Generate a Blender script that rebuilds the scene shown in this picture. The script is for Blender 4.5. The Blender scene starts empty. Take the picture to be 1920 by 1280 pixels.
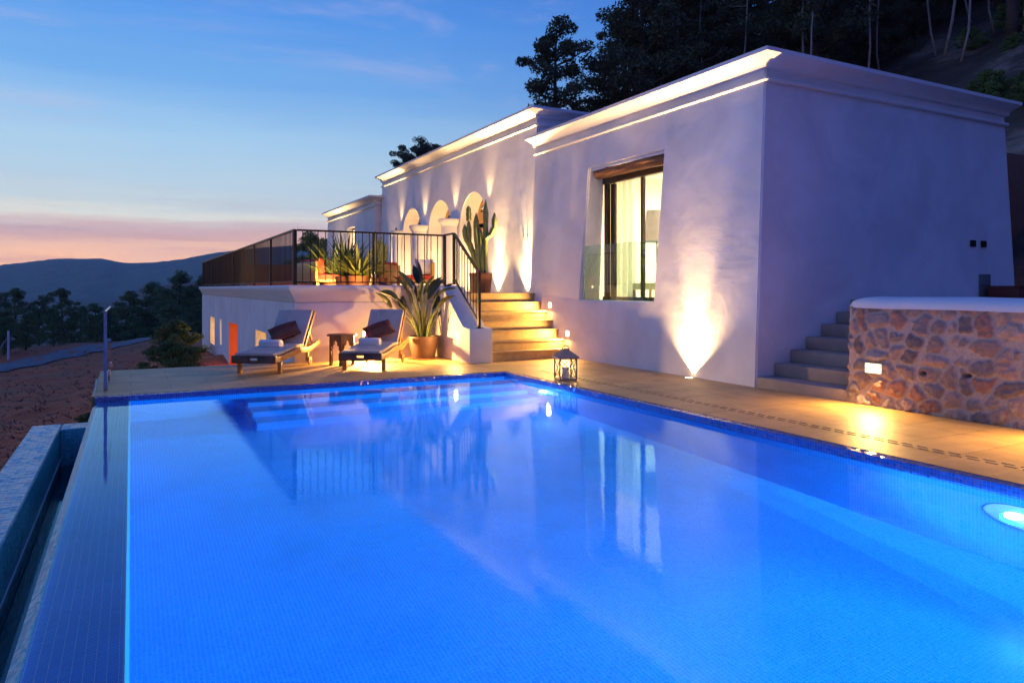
import bpy, bmesh, math, random
import numpy as np
from mathutils import Vector, Matrix, noise
from mathutils.geometry import tessellate_polygon
R = math.radians; PI = math.pi
sc = bpy.context.scene; col = sc.collection
random.seed(7)

# ------------------------------------------------------------------ camera
F_PX = 1340.0; YAW = math.atan((960-245)/F_PX); CAMH = 1.25
cd = bpy.data.cameras.new("camera"); cam = bpy.data.objects.new("camera", cd); col.objects.link(cam)
cam.location = (0, 0, CAMH); cam.rotation_euler = (PI/2, 0, -YAW)
cd.sensor_width = 36; cd.lens = 36*F_PX/1920; cd.shift_y = -100/1920; cd.clip_start = .02; cd.clip_end = 9000
sc.camera = cam

# ------------------------------------------------------------------ render settings
sc.view_settings.view_transform = 'Standard'; sc.view_settings.look = 'None'
sc.view_settings.exposure = 0; sc.view_settings.gamma = 1
cy = sc.cycles
cy.use_denoising = True
try: cy.denoiser = 'OPENIMAGEDENOISE'
except Exception: pass
cy.max_bounces = 9; cy.diffuse_bounces = 4; cy.glossy_bounces = 4; cy.transmission_bounces = 8; cy.transparent_max_bounces = 12
cy.caustics_refractive = True; cy.caustics_reflective = False; cy.blur_glossy = 1.0
cy.sample_clamp_indirect = 3.0; cy.sample_clamp_direct = 0

HAZE = .00019
cy.volume_bounces = 0
# ------------------------------------------------------------------ node helper
def S(c): # sRGB 0-255 -> linear
    return tuple(((v/255)/12.92 if v/255 <= .04045 else ((v/255+.055)/1.055)**2.4) for v in c)
def c4(c): return (c[0], c[1], c[2], 1)
class NT:
    def __init__(s, nt): s.nt = nt; nt.nodes.clear()
    def n(s, typ, ins=None, **kw):
        nd = s.nt.nodes.new(typ)
        for k, v in kw.items(): setattr(nd, k, v)
        for k, v in (ins or {}).items():
            if isinstance(v, tuple) and len(v) == 2 and hasattr(v[0], 'outputs'): s.nt.links.new(v[0].outputs[v[1]], nd.inputs[k])
            elif hasattr(v, 'outputs'): s.nt.links.new(v.outputs[0], nd.inputs[k])
            else: nd.inputs[k].default_value = v
        return nd
    def ramp(s, fac, stops, interp='LINEAR'):
        nd = s.nt.nodes.new('ShaderNodeValToRGB'); cr = nd.color_ramp; cr.interpolation = interp
        while len(cr.elements) > 1: cr.elements.remove(cr.elements[-1])
        cr.elements[0].position = stops[0][0]; cr.elements[0].color = c4(stops[0][1])
        for p, c in stops[1:]:
            e = cr.elements.new(p); e.color = c4(c)
        s.nt.links.new(fac.outputs[0] if not isinstance(fac, tuple) else fac[0].outputs[fac[1]], nd.inputs[0])
        return nd
    def math(s, op, a, b=0.0, clamp=False):
        nd = s.nt.nodes.new('ShaderNodeMath'); nd.operation = op; nd.use_clamp = clamp
        for i, v in enumerate((a, b)):
            if isinstance(v, tuple): s.nt.links.new(v[0].outputs[v[1]], nd.inputs[i])
            elif hasattr(v, 'outputs'): s.nt.links.new(v.outputs[0], nd.inputs[i])
            else: nd.inputs[i].default_value = v
        return nd
    def mix(s, f, a, b, blend='MIX'):
        nd = s.nt.nodes.new('ShaderNodeMix'); nd.data_type = 'RGBA'; nd.blend_type = blend
        for i, v in ((0, f), (6, a), (7, b)):
            if isinstance(v, tuple) and hasattr(v[0], 'outputs'): s.nt.links.new(v[0].outputs[v[1]], nd.inputs[i])
            elif hasattr(v, 'outputs'): s.nt.links.new(v.outputs[0], nd.inputs[i])
            elif isinstance(v, tuple): nd.inputs[i].default_value = c4(v)
            else: nd.inputs[i].default_value = v
        return (nd, 2)
    def link(s, a, ao, b, bi): s.nt.links.new(a.outputs[ao], b.inputs[bi])

# ------------------------------------------------------------------ dusk sky (world)
w = bpy.data.worlds.new("World"); sc.world = w; w.use_nodes = True
N = NT(w.node_tree)
tc = N.n('ShaderNodeTexCoord'); sp = N.n('ShaderNodeSeparateXYZ', {0: (tc, 'Generated')})
# slight ripple of the bands so they are not ruler-straight
mp = N.n('ShaderNodeMapping', {0: (tc, 'Generated'), 3: (2.2, 2.2, 26)})
nz = N.n('ShaderNodeTexNoise', {'Vector': mp, 'Scale': 1.6, 'Detail': 9, 'Roughness': .62})
wob = N.math('MULTIPLY', N.math('SUBTRACT', nz, .5), .045)
el = N.math('ADD', (sp, 2), wob)
west = N.ramp(el, [(0, (1.30, .64, .34)), (.040, (1.36, .74, .42)), (.054, (1.18, .70, .48)), (.064, (.88, .55, .48)), (.072, (.78, .54, .52)),
                   (.090, (.86, .86, .76)), (.105, S((208, 222, 226))), (.14, S((188, 214, 230))), (.19, S((164, 204, 234))), (.26, S((116, 172, 230))), (.34, S((86, 150, 226))), (.42, S((70, 130, 214))), (.6, S((66, 108, 198))), (1, S((62, 96, 184)))])
east = N.ramp(el, [(0, S((50, 56, 124))), (.12, S((46, 64, 156))), (.35, S((38, 76, 176))), (1, S((44, 74, 176)))])
# azimuth: sunset glow low over the valley
dt = N.n('ShaderNodeVectorMath', {0: (tc, 'Generated'), 1: (-.6, .8, 0)}, operation='DOT_PRODUCT')
az = N.n('ShaderNodeMapRange', {'Value': (dt, 'Value'), 'From Min': -.6, 'From Max': .85, 'To Min': 0, 'To Max': 1}, interpolation_type='SMOOTHSTEP')
sky = N.mix(az, east, west)
# thin cirrus streaks
mp2 = N.n('ShaderNodeMapping', {0: (tc, 'Generated'), 2: (R(12), R(24), R(15)), 3: (1.2, 5, 9)})
n2 = N.n('ShaderNodeTexNoise', {'Vector': mp2, 'Scale': 1.7, 'Detail': 9, 'Roughness': .62, 'Distortion': .5})
cm = N.n('ShaderNodeMapRange', {'Value': n2, 'From Min': .50, 'From Max': .76, 'To Min': 0, 'To Max': .34}, interpolation_type='SMOOTHSTEP')
sky = N.mix(cm, sky, S((205, 190, 215)))
mp3 = N.n('ShaderNodeMapping', {0: (tc, 'Generated'), 3: (1.5, 1.5, 42)})
n3 = N.n('ShaderNodeTexNoise', {'Vector': mp3, 'Scale': 2.0, 'Detail': 7, 'Roughness': .6})
lowm = N.n('ShaderNodeMapRange', {'Value': (sp, 2), 'From Min': .05, 'From Max': .15, 'To Min': .35, 'To Max': 0})
cm3 = N.n('ShaderNodeMapRange', {'Value': n3, 'From Min': .50, 'From Max': .66, 'To Min': 0, 'To Max': 1}, interpolation_type='SMOOTHSTEP')
sky = N.mix(N.math('MULTIPLY', N.math('MULTIPLY', cm3, lowm), az), sky, S((186, 150, 168)))
dn = N.n('ShaderNodeMapRange', {'Value': (sp, 2), 'From Min': -.04, 'From Max': .0, 'To Min': .25, 'To Max': 1})
sky = N.mix(dn, (.01, .015, .03), sky)
bg = N.n('ShaderNodeBackground', {0: sky, 1: 1.18}); out = N.n('ShaderNodeOutputWorld', {0: bg})

# ------------------------------------------------------------------ materials
MATS = {}
def newmat(name):
    m = bpy.data.materials.new(name); m.use_nodes = True; MATS[name] = m
    return m, NT(m.node_tree)
def finish(m, N, base, rough=.6, bump=None, bstr=.3, bdist=.02, **kw):
    ins = {'Base Color': base if not (isinstance(base, tuple) and not hasattr(base[0], 'outputs')) else c4(base), 'Roughness': rough}
    ins.update(kw)
    b = N.n('ShaderNodeBsdfPrincipled', ins)
    if bump is not None:
        bn = N.n('ShaderNodeBump', {'Height': bump, 'Strength': bstr, 'Distance': bdist}); N.link(bn, 0, b, 'Normal')
    N.n('ShaderNodeOutputMaterial', {0: b}); return m
def noisy(name, c1, c2, scale=4, rough=.6, bscale=None, bstr=.2, bdist=.01, detail=5, stretch=None, **kw):
    m, N = newmat(name)
    tc = N.n('ShaderNodeTexCoord'); v = (tc, 'Object')
    if stretch: v = N.n('ShaderNodeMapping', {0: v, 3: stretch})
    nz = N.n('ShaderNodeTexNoise', {'Vector': v, 'Scale': scale, 'Detail': detail, 'Roughness': .6})
    cr = N.ramp(nz, [(.3, c1), (.7, c2)])
    n2 = N.n('ShaderNodeTexNoise', {'Vector': v, 'Scale': bscale or scale*4, 'Detail': 4})
    return finish(m, N, cr, rough, n2, bstr, bdist, **kw)
def plaster(name, col1, col2, bstr=.35):
    m, N = newmat(name)
    tc = N.n('ShaderNodeTexCoord')
    a = N.n('ShaderNodeTexNoise', {'Vector': (tc, 'Object'), 'Scale': 1.1, 'Detail': 6, 'Roughness': .6, 'Distortion': .6})
    cr = N.ramp(a, [(.3, col1), (.65, col2)])
    b = N.n('ShaderNodeTexNoise', {'Vector': (tc, 'Object'), 'Scale': 1.7, 'Detail': 5, 'Roughness': .5, 'Distortion': .3})
    gr = N.n('ShaderNodeTexNoise', {'Vector': (tc, 'Object'), 'Scale': 28, 'Detail': 6, 'Roughness': .7})
    return finish(m, N, cr, .85, N.math('ADD', b, N.math('MULTIPLY', gr, .10)), bstr, .03)
plaster('plaster', (.66, .65, .65), (.83, .82, .81), .20)
plaster('plaster_smooth', (.74, .73, .71), (.80, .79, .77), .18)
noisy('plaster_inner', (.74, .70, .62), (.78, .74, .66), 2, .8, bstr=.08)
m, N = newmat('soil')
tc = N.n('ShaderNodeTexCoord'); nz = N.n('ShaderNodeTexNoise', {'Vector': (tc, 'Object'), 'Scale': .35, 'Detail': 12, 'Roughness': .65})
n2 = N.n('ShaderNodeTexNoise', {'Vector': (tc, 'Object'), 'Scale': 1.5, 'Detail': 8}); xx = N.n('ShaderNodeSeparateXYZ', {0: (tc, 'Object')})
fx = N.n('ShaderNodeMapRange', {'Value': (xx, 0), 'From Min': 13.5, 'From Max': 15.5})
yf = N.n('ShaderNodeMapRange', {'Value': (xx, 1), 'From Min': 60, 'From Max': 110})
c1 = N.ramp(nz, [(.3, (.36, .085, .022)), (.48, (.62, .14, .035)), (.62, (.42, .15, .05)), (.75, (.68, .28, .10))])
c2 = N.ramp(nz, [(.35, (.03, .022, .014)), (.55, (.10, .07, .045)), (.7, (.36, .27, .19))])
c3 = N.ramp(nz, [(.3, (.05, .08, .05)), (.7, (.10, .13, .08))])
finish(m, N, N.mix(fx, N.mix(yf, c1, c3), c2), .95, n2, .9, .3)
noisy('soil_upper', (.05, .04, .03), (.20, .16, .13), .5, .95, 2, 1, .5, detail=12)
noisy('road', (.13, .14, .13), (.19, .20, .19), 1, .9)
noisy('hill_green', (.09, .17, .09), (.16, .25, .13), .02, .95, .05, 1, 12, detail=14)
noisy('dark_metal', (.018, .014, .012), (.03, .024, .02), 20, .45, Metallic=.6)
noisy('steel', (.5, .5, .5), (.6, .6, .6), 20, .25, bstr=.02, Metallic=1.0)
noisy('white_paint', (.75, .74, .72), (.8, .79, .77), 5, .5, bstr=.05)
noisy('teak', (.38, .19, .06), (.56, .31, .10), 3, .5, 30, .15, .004, stretch=(1, 14, 14))
noisy('teak_dark', (.10, .042, .016), (.19, .08, .032), 3, .45, 30, .15, .004, stretch=(1, 10, 10))
noisy('old_beam', (.045, .02, .010), (.30, .13, .05), 5, .75, 16, 1, .03, stretch=(3, .5, 3), detail=9)
noisy('frame_wood', (.035, .017, .010), (.07, .032, .016), 4, .4, stretch=(6, 6, 1))
noisy('cushion_grey', (.50, .43, .35), (.58, .50, .42), 6, .9, 150, .25, .002)
noisy('towel_white', (.72, .72, .74), (.8, .8, .82), 10, .95, 120, .6, .004)
noisy('terracotta', (.19, .075, .04), (.28, .115, .06), 6, .7, 40, .2)
noisy('pot_brown', (.055, .026, .02), (.10, .05, .036), 5, .5, 40, .2)
noisy('cactus_green', (.13, .17, .045), (.24, .28, .08), 9, .55, 40, .3)
noisy('leaf_green', (.016, .032, .012), (.040, .066, .022), 4, .4, 30, .2)
noisy('leaf_yellow', (.10, .15, .025), (.20, .24, .05), 4, .5, 30, .2)
noisy('leaf_fresh', (.04, .09, .02), (.11, .19, .05), 4, .45, 30, .2)
noisy('stem_green', (.06, .09, .025), (.12, .15, .045), 6, .5, 40, .2)
noisy('foliage_a', (.06, .14, .045), (.17, .29, .09), .9, .8, 3, .2)
noisy('foliage_b', (.08, .15, .04), (.21, .29, .08), .9, .8, 3, .2)
noisy('foliage_dark', (.05, .075, .04), (.13, .15, .075), .9, .85, 3, .2)
noisy('bark', (.05, .035, .025), (.11, .08, .06), 3, .9, 20, .6)
noisy('bark_pale', (.30, .25, .22), (.46, .40, .36), 3, .9, 20, .4)
noisy('red_fabric', (.42, .025, .02), (.55, .05, .035), 6, .85, 60, .2)
noisy('orange_wall', (.50, .15, .05), (.58, .19, .07), 3, .8, 10, .2)
noisy('blue_fabric', (.10, .12, .35), (.16, .18, .45), 6, .9)
noisy('lantern_paint', (.16, .13, .12), (.26, .21, .19), 14, .6, 60, .4)
noisy('candle_wax', (.75, .66, .58), (.8, .72, .64), 3, .5, bstr=.02)
m, N = newmat('curtain')
a = N.n('ShaderNodeBsdfDiffuse', {0: (.84, .80, .66, 1)}); b = N.n('ShaderNodeBsdfTranslucent', {0: (.88, .82, .64, 1)})
N.n('ShaderNodeOutputMaterial', {0: N.n('ShaderNodeMixShader', {0: .55, 1: a, 2: b})})
noisy('lamp_shade_fabric', (.42, .42, .42), (.48, .48, .48), 8, .9)
noisy('vent_grey', (.12, .14, .14), (.16, .18, .18), 10, .6)
noisy('red_wood', (.10, .02, .015), (.16, .03, .02), 6, .6)
noisy('side_step_stone', (.26, .215, .185), (.36, .30, .26), 3, .8, 25, .3)
noisy('concrete', (.30, .28, .27), (.42, .40, .38), 2, .85, 20, .3)

def emit(name, c, s):
    m, N = newmat(name); e = N.n('ShaderNodeEmission', {0: c4(c), 1: s}); N.n('ShaderNodeOutputMaterial', {0: e}); return m
emit('lamp_glow', (1, .66, .28), 14); emit('lamp_glow_soft', (1, .62, .25), 8)
emit('pool_lens', (.30, .92, 1), 2.2); emit('candle_flame', (1, .7, .35), 12)
emit('lit_window_yellow', (1.0, .50, .12), 3.2); emit('lit_window_cream', (1.0, .66, .33), 3.2); emit('lit_window_orange', (1, .30, .06), 2.6)

def schlick(N):
    ge = N.n('ShaderNodeNewGeometry'); d = N.n('ShaderNodeVectorMath', {0: (ge, 'Normal'), 1: (ge, 'Incoming')}, operation='DOT_PRODUCT')
    c = N.math('SUBTRACT', 1.0, N.math('ABSOLUTE', (d, 'Value')), True)
    return N.math('ADD', N.math('MULTIPLY', N.math('POWER', c, 5.0), .96), .04)
# architectural pane: mirror by Fresnel over clear
m, N = newmat('pane_glass')
fr = schlick(N); t = N.n('ShaderNodeBsdfTransparent', {0: (.95, .97, .96, 1)}); g = N.n('ShaderNodeBsdfGlossy', {0: (1, 1, 1, 1), 1: .01})
ml = N.math('MULTIPLY', fr, 1.3, True)
mx = N.n('ShaderNodeMixShader', {0: ml, 1: t, 2: g}); N.n('ShaderNodeOutputMaterial', {0: mx})
m, N = newmat('rail_glass')
fr = schlick(N); t = N.n('ShaderNodeBsdfTransparent', {0: (.72, .86, .84, 1)}); g = N.n('ShaderNodeBsdfGlossy', {0: (1, 1, 1, 1), 1: .02})
mx = N.n('ShaderNodeMixShader', {0: N.math('MULTIPLY', fr, 1.6, True), 1: t, 2: g}); N.n('ShaderNodeOutputMaterial', {0: mx})

# deck slabs
m, N = newmat('sandstone')
uv = N.n('ShaderNodeUVMap')
br = N.n('ShaderNodeTexBrick', {'Vector': uv, 'Color1': (.47, .31, .115, 1), 'Color2': (.54, .37, .15, 1), 'Mortar': (.22, .14, .06, 1), 'Scale': 1, 'Mortar Size': .005, 'Mortar Smooth': .4, 'Brick Width': .9, 'Row Height': .45, 'Bias': 0}, offset=.5)
nz = N.n('ShaderNodeTexNoise', {'Vector': uv, 'Scale': 2.2, 'Detail': 10, 'Roughness': .65, 'Distortion': .4})
sh = N.ramp(nz, [(.25, (.52, .50, .48)), (.45, (.86, .85, .84)), (.7, (1.14, 1.12, 1.1))])
bc = N.mix(1.0, br, sh, 'MULTIPLY')
n2 = N.n('ShaderNodeTexNoise', {'Vector': uv, 'Scale': 22, 'Detail': 8})
h = N.math('SUBTRACT', N.math('ADD', N.math('MULTIPLY', n2, .25), N.math('MULTIPLY', nz, .5)), N.math('MULTIPLY', (br, 1), .5))
finish(m, N, bc, .5, h, .5, .012)
# stair stone
m, N = newmat('step_stone')
uv = N.n('ShaderNodeUVMap')
br = N.n('ShaderNodeTexBrick', {'Vector': uv, 'Color1': (.50, .35, .15, 1), 'Color2': (.56, .41, .19, 1), 'Mortar': (.30, .23, .15, 1), 'Scale': 1, 'Mortar Size': .002, 'Brick Width': .8, 'Row Height': 1.0}, offset=.3)
nz = N.n('ShaderNodeTexNoise', {'Vector': uv, 'Scale': 5, 'Detail': 10, 'Roughness': .65, 'Distortion': .8})
bc = N.mix(1.0, br, N.ramp(nz, [(.3, (.72, .7, .68)), (.7, (1.08, 1.06, 1.04))]), 'MULTIPLY')
finish(m, N, bc, .5, nz, .3, .01)
# mosaics
def mosaic(name, c1, c2, grout, s=.025, sx=None, rough=.18, mort=.0022, bias=0.0, spark=False):
    m, N = newmat(name)
    uv = N.n('ShaderNodeUVMap')
    br = N.n('ShaderNodeTexBrick', {'Vector': uv, 'Color1': c4(c1), 'Color2': c4(c2), 'Mortar': c4(grout), 'Scale': 1, 'Mortar Size': mort, 'Mortar Smooth': .1, 'Brick Width': sx or s, 'Row Height': s, 'Bias': bias}, offset=0)
    nz = N.n('ShaderNodeTexNoise', {'Vector': uv, 'Scale': 1.3, 'Detail': 5, 'Roughness': .6})
    bc = N.mix(1.0, br, N.ramp(nz, [(.3, (.82, .82, .82)), (.7, (1.08, 1.08, 1.08))]), 'MULTIPLY')
    b = N.n('ShaderNodeBsdfPrincipled', {'Base Color': bc, 'Roughness': rough})
    if spark:   # hand-made glass tessera, each tilted a little differently
        sn = N.n('ShaderNodeVectorMath', {0: uv, 1: (sx or s, s, s)}, operation='SNAP')
        wn = N.n('ShaderNodeTexWhiteNoise', {'Vector': sn}); 
        ce = N.n('ShaderNodeVectorMath', {0: (wn, 'Color'), 1: (.5, .5, .5)}, operation='SUBTRACT')
        scv = N.n('ShaderNodeVectorMath', {0: ce, 'Scale': .35}, operation='SCALE')
        ge = N.n('ShaderNodeNewGeometry'); ad = N.n('ShaderNodeVectorMath', {0: (ge, 'Normal'), 1: scv}, operation='ADD')
        no = N.n('ShaderNodeVectorMath', {0: ad}, operation='NORMALIZE'); N.link(no, 0, b, 'Normal')
    else:
        bn = N.n('ShaderNodeBump', {'Height': (br, 1), 'Strength': .4, 'Distance': .002}); bn.invert = True; N.link(bn, 0, b, 'Normal')
    N.n('ShaderNodeOutputMaterial', {0: b}); return m
mosaic('mosaic_pool', (.05, .44, .88), (.03, .37, .84), (.22, .60, .94), .025)
mosaic('mosaic_weir', (.01, .34, .95), (.0, .24, .88), (.6, .8, .98), .0125, .036, mort=.0014)
mosaic('mosaic_rim', (.02, .07, .34), (.05, .14, .46), (.12, .2, .42), .025, rough=.12, spark=True)
mosaic('mosaic_trough', (.04, .40, .42), (.10, .54, .52), (.26, .60, .62), .02, .04, rough=.3, spark=True)

# water
def water(name, scale, strength, tint):
    m, N = newmat(name)
    tc = N.n('ShaderNodeTexCoord')
    a = N.n('ShaderNodeTexNoise', {'Vector': (tc, 'Object'), 'Scale': scale, 'Detail': 3, 'Roughness': .5, 'Distortion': .3})
    b2 = N.n('ShaderNodeTexNoise', {'Vector': N.n('ShaderNodeMapping', {0: (tc, 'Object'), 2: (0, 0, R(35)), 3: (1, 3.2, 1)}), 'Scale': scale*3.2, 'Detail': 2})
    hh = N.math('ADD', N.math('MULTIPLY', a, 1.0), N.math('MULTIPLY', b2, .22))
    bn = N.n('ShaderNodeBump', {'Height': hh, 'Strength': strength, 'Distance': .02})
    fr = N.n('ShaderNodeFresnel', {'IOR': 1.333, 'Normal': bn}); rf = N.n('ShaderNodeBsdfRefraction', {'Color': c4(tint), 'Roughness': 0.0, 'IOR': 1.333, 'Normal': bn})
    gl = N.n('ShaderNodeBsdfGlossy', {'Color': (.52, .86, 1, 1), 'Roughness': 0.0, 'Normal': bn})
    N.n('ShaderNodeOutputMaterial', {0: N.n('ShaderNodeMixShader', {0: fr, 1: rf, 2: gl})}); return m
water('pool_water', 9, .032, (1, 1, 1))
water('trough_water', 5, .04, (.9, 1, 1))

# ------------------------------------------------------------------ mesh builder
class MB:
    def __init__(s): s.v = []; s.f = []; s.smooth = False
    def add(s, vs, fs):
        o = len(s.v); s.v += [tuple(v) for v in vs]; s.f += [tuple(i+o for i in f) for f in fs]; return s
    def box(s, x0, x1, y0, y1, z0, z1, M=None):
        vs = [Vector((x, y, z)) for z in (z0, z1) for y in (y0, y1) for x in (x0, x1)]
        if M is not None: vs = [M @ v for v in vs]
        return s.add(vs, [(0, 2, 3, 1), (4, 5, 7, 6), (0, 1, 5, 4), (2, 6, 7, 3), (0, 4, 6, 2), (1, 3, 7, 5)])
    def tube(s, pts, rads, n=8, cap=True):
        pts = [Vector(p) for p in pts]; rings = []
        if not hasattr(rads, '__len__'): rads = [rads]*len(pts)
        up = None; vs = []
        for i, p in enumerate(pts):
            d = (pts[min(i+1, len(pts)-1)]-pts[max(i-1, 0)]).normalized()
            if up is None:
                up = d.cross(Vector((0, 0, 1)) if abs(d.z) < .9 else Vector((1, 0, 0))).normalized()
            a = (up-d*up.dot(d)).normalized(); b = d.cross(a); up = a
            for k in range(n):
                t = 2*PI*k/n; vs.append(p+(a*math.cos(t)+b*math.sin(t))*rads[i])
        fs = []
        for i in range(len(pts)-1):
            for k in range(n): fs.append((i*n+k, i*n+(k+1) % n, (i+1)*n+(k+1) % n, (i+1)*n+k))
        if cap: fs.append(tuple(range(n-1, -1, -1))); fs.append(tuple(range((len(pts)-1)*n, len(pts)*n)))
        return s.add(vs, fs)
    def bar(s, p, q, wx, wy=None, up=(0, 0, 1)):
        p = Vector(p); q = Vector(q); d = (q-p).normalized(); wy = wy or wx; u = Vector(up)
        if abs(d.dot(u)) > .99: u = Vector((1, 0, 0))
        a = d.cross(u).normalized(); b = a.cross(d)
        vs = []
        for e in (p, q):
            for sa, sb in ((-1, -1), (1, -1), (1, 1), (-1, 1)): vs.append(e+a*sa*wx/2+b*sb*wy/2)
        return s.add(vs, [(3, 2, 1, 0), (4, 5, 6, 7), (0, 1, 5, 4), (1, 2, 6, 5), (2, 3, 7, 6), (3, 0, 4, 7)])
    def lathe(s, prof, n=24, c=(0, 0, 0)):
        vs = []; fs = []; m = len(prof)
        for k in range(n):
            t = 2*PI*k/n
            for r, z in prof: vs.append((c[0]+r*math.cos(t), c[1]+r*math.sin(t), c[2]+z))
        for k in range(n):
            k2 = (k+1) % n
            for i in range(m-1): fs.append((k*m+i, k2*m+i, k2*m+i+1, k*m+i+1))
        return s.add(vs, fs)
    def prism(s, poly, a, b, fn):   # polygon swept from a to b; fn(u, v, t) -> point
        n = len(poly); vs = [fn(u, v, a) for u, v in poly]+[fn(u, v, b) for u, v in poly]
        fs = [tuple(range(n-1, -1, -1)), tuple(range(n, 2*n))]
        for i in range(n): j = (i+1) % n; fs.append((i, j, n+j, n+i))
        return s.add(vs, fs)
    def build(s, name, mat, parent=None, smooth=False, bevel=0, seg=2, uvs=True, loc=None, fix=True):
        me = bpy.data.meshes.new(name); me.from_pydata(s.v, [], s.f); 
        if fix:
            bm = bmesh.new(); bm.from_mesh(me); bmesh.ops.recalc_face_normals(bm, faces=bm.faces); bm.to_mesh(me); bm.free()
        if bevel:
            bm = bmesh.new(); bm.from_mesh(me)
            bmesh.ops.remove_doubles(bm, verts=bm.verts, dist=1e-5)
            ed = [e for e in bm.edges if len(e.link_faces) == 2 and e.calc_face_angle(0) > R(32)]
            bmesh.ops.bevel(bm, geom=ed, offset=bevel, segments=seg, affect='EDGES', profile=.5, clamp_overlap=True)
            bm.to_mesh(me); bm.free()
        me.update()
        if uvs: boxuv(me)
        me.materials.append(MATS[mat])
        if smooth or bevel:
            me.polygons.foreach_set('use_smooth', [True]*len(me.polygons))
            if smooth != 'all':
                try: me.set_sharp_from_angle(angle=R(38))
                except Exception: pass
        o = bpy.data.objects.new(name, me); col.objects.link(o)
        if parent is not None: o.parent = parent
        if loc is not None: o.location = loc
        return o
def boxuv(me):
    uvl = me.uv_layers.new(name='UVMap')
    nl = len(me.loops)
    if nl == 0: return
    vi = np.empty(nl, np.int32); me.loops.foreach_get('vertex_index', vi)
    co = np.empty(len(me.vertices)*3, np.float32); me.vertices.foreach_get('co', co); co = co.reshape(-1, 3)
    npf = len(me.polygons); nr = np.empty(npf*3, np.float32); me.polygons.foreach_get('normal', nr); nr = np.abs(nr.reshape(-1, 3))
    lt = np.empty(npf, np.int32); me.polygons.foreach_get('loop_total', lt)
    ax = np.repeat(np.argmax(nr, axis=1), lt); p = co[vi]
    u = np.where(ax == 0, p[:, 1], p[:, 0]); v = np.where(ax == 2, p[:, 1], p[:, 2])
    uvl.data.foreach_set('uv', np.stack([u, v], 1).ravel().astype(np.float32))

def tag(o, label=None, cat=None, group=None, kind=None):
    if label: o['label'] = label
    if cat: o['category'] = cat
    if group: o['group'] = group
    if kind: o['kind'] = kind
    return o
def empty(name, loc=(0, 0, 0), rz=0):
    o = bpy.data.objects.new(name, None); o.location = loc; o.rotation_euler = (0, 0, rz); o.empty_display_size = .2; col.objects.link(o); return o
def kids(o): return [c for c in bpy.data.objects if c.parent == o]
def copy_tree(o, parent=None):
    c = o.copy(); col.objects.link(c)
    for k in ('label', 'category', 'group'):
        pass
    if parent is not None: c.parent = parent
    for ch in kids(o): copy_tree(ch, c)
    return c
def light(kind, name, loc, energy, color, size=.05, rot=None, spot=None, blend=1, parent=None, sy=None, spread=None):
    d = bpy.data.lights.new(name, kind); d.energy = energy; d.color = color
    if kind == 'AREA':
        d.size = size
        if sy: d.shape = 'RECTANGLE'; d.size_y = sy
        if spread: d.spread = R(spread)
    else: d.shadow_soft_size = size
    if kind == 'SPOT': d.spot_size = R(spot); d.spot_blend = blend
    o = bpy.data.objects.new(name, d); o.location = loc
    if rot is not None:
        o.rotation_mode = 'QUATERNION'; o.rotation_quaternion = Vector(rot).to_track_quat('-Z', 'Y')
    col.objects.link(o)
    if parent is not None: o.parent = parent
    return o
WARM = (1, .53, .14); WARM2 = (1, .62, .27)

# ------------------------------------------------------------------ terrain
def sstep(a, b, x):
    t = min(1, max(0, (x-a)/(b-a))); return t*t*(3-2*t)
def road_y(x): return 66+2.1*(x+4)+.02*(x+4)**2
def gz(x, y):
    d = math.hypot(x, y)
    z = -2.2-2.2*sstep(6, 55, d)*(1-sstep(-2, 6, x)*.4)
    z -= 1.0*sstep(-3, -25, x)*sstep(60, 10, y)
    z += 1.9*sstep(-3, 2.5, x)*sstep(13.5, 24, y)*sstep(60, 30, y)          # bank against the terrace wall
    z += .5*sstep(-.8, 1.3, x)*sstep(12.3, 15, y)*sstep(24, 15, y)
    # upper ground behind the stone wall and the wooded slope
    up = sstep(12.9, 14.5, x)
    hill = 1.2+max(0, min(x-14.5, 60))*.62*(1-.75*sstep(35, 120, y))*(1-.5*sstep(0, -60, y))
    z = z*(1-up)+hill*up
    z -= .5*sstep(70, 200, d)*30*(1-up)
    far = noise.noise(Vector((x*.03, y*.03, 1)))*1.2*sstep(20, 60, d)
    near = noise.noise(Vector((x*.35, y*.35, 3)))*.22*sstep(6, 14, d)+noise.noise(Vector((x*1.3, y*1.3, 5)))*.07
    # keep the ground well below pool, deck and house
    flat = (-2.2 < x < 13.2 and y < 12.9) or (x > 2 and x < 13.2 and y < 31)
    z = z+far+near
    if x < 13.2 and ((x > -1.6 and y < 12.7) or (x > 2.1 and y < 31)): z = min(z, -2.0 if y < 12.7 else z)
    return z
def grid_mesh(name, xs, ys, fn, mat):
    mb = MB(); nx = len(xs)
    mb.v = [(x, y, fn(x, y)) for y in ys for x in xs]
    mb.f = [(j*nx+i, j*nx+i+1, (j+1)*nx+i+1, (j+1)*nx+i) for j in range(len(ys)-1) for i in range(nx-1)]
    return mb.build(name, mat, smooth='all', fix=False)
xs = sorted(set([-3000, -1500, -800, -400, -250, -160, -110]+[-80+i*2 for i in range(31)]+[-20+i*.35 for i in range(130)]+[26+i*1.2 for i in range(50)]+[90, 120, 170, 260, 500, 1200, 3000]))
ys = sorted(set([-300, -120, -60, -30, -15]+[-10+i*1.0 for i in range(20)]+[9.5+i*.35 for i in range(110)]+[48+i*1.0 for i in range(50)]+[100+i*5 for i in range(20)]+[220, 300, 450, 700, 1100, 1800, 3000]))
ground = grid_mesh('ground', xs, ys, gz, 'soil'); ground['kind'] = 'structure'
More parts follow.
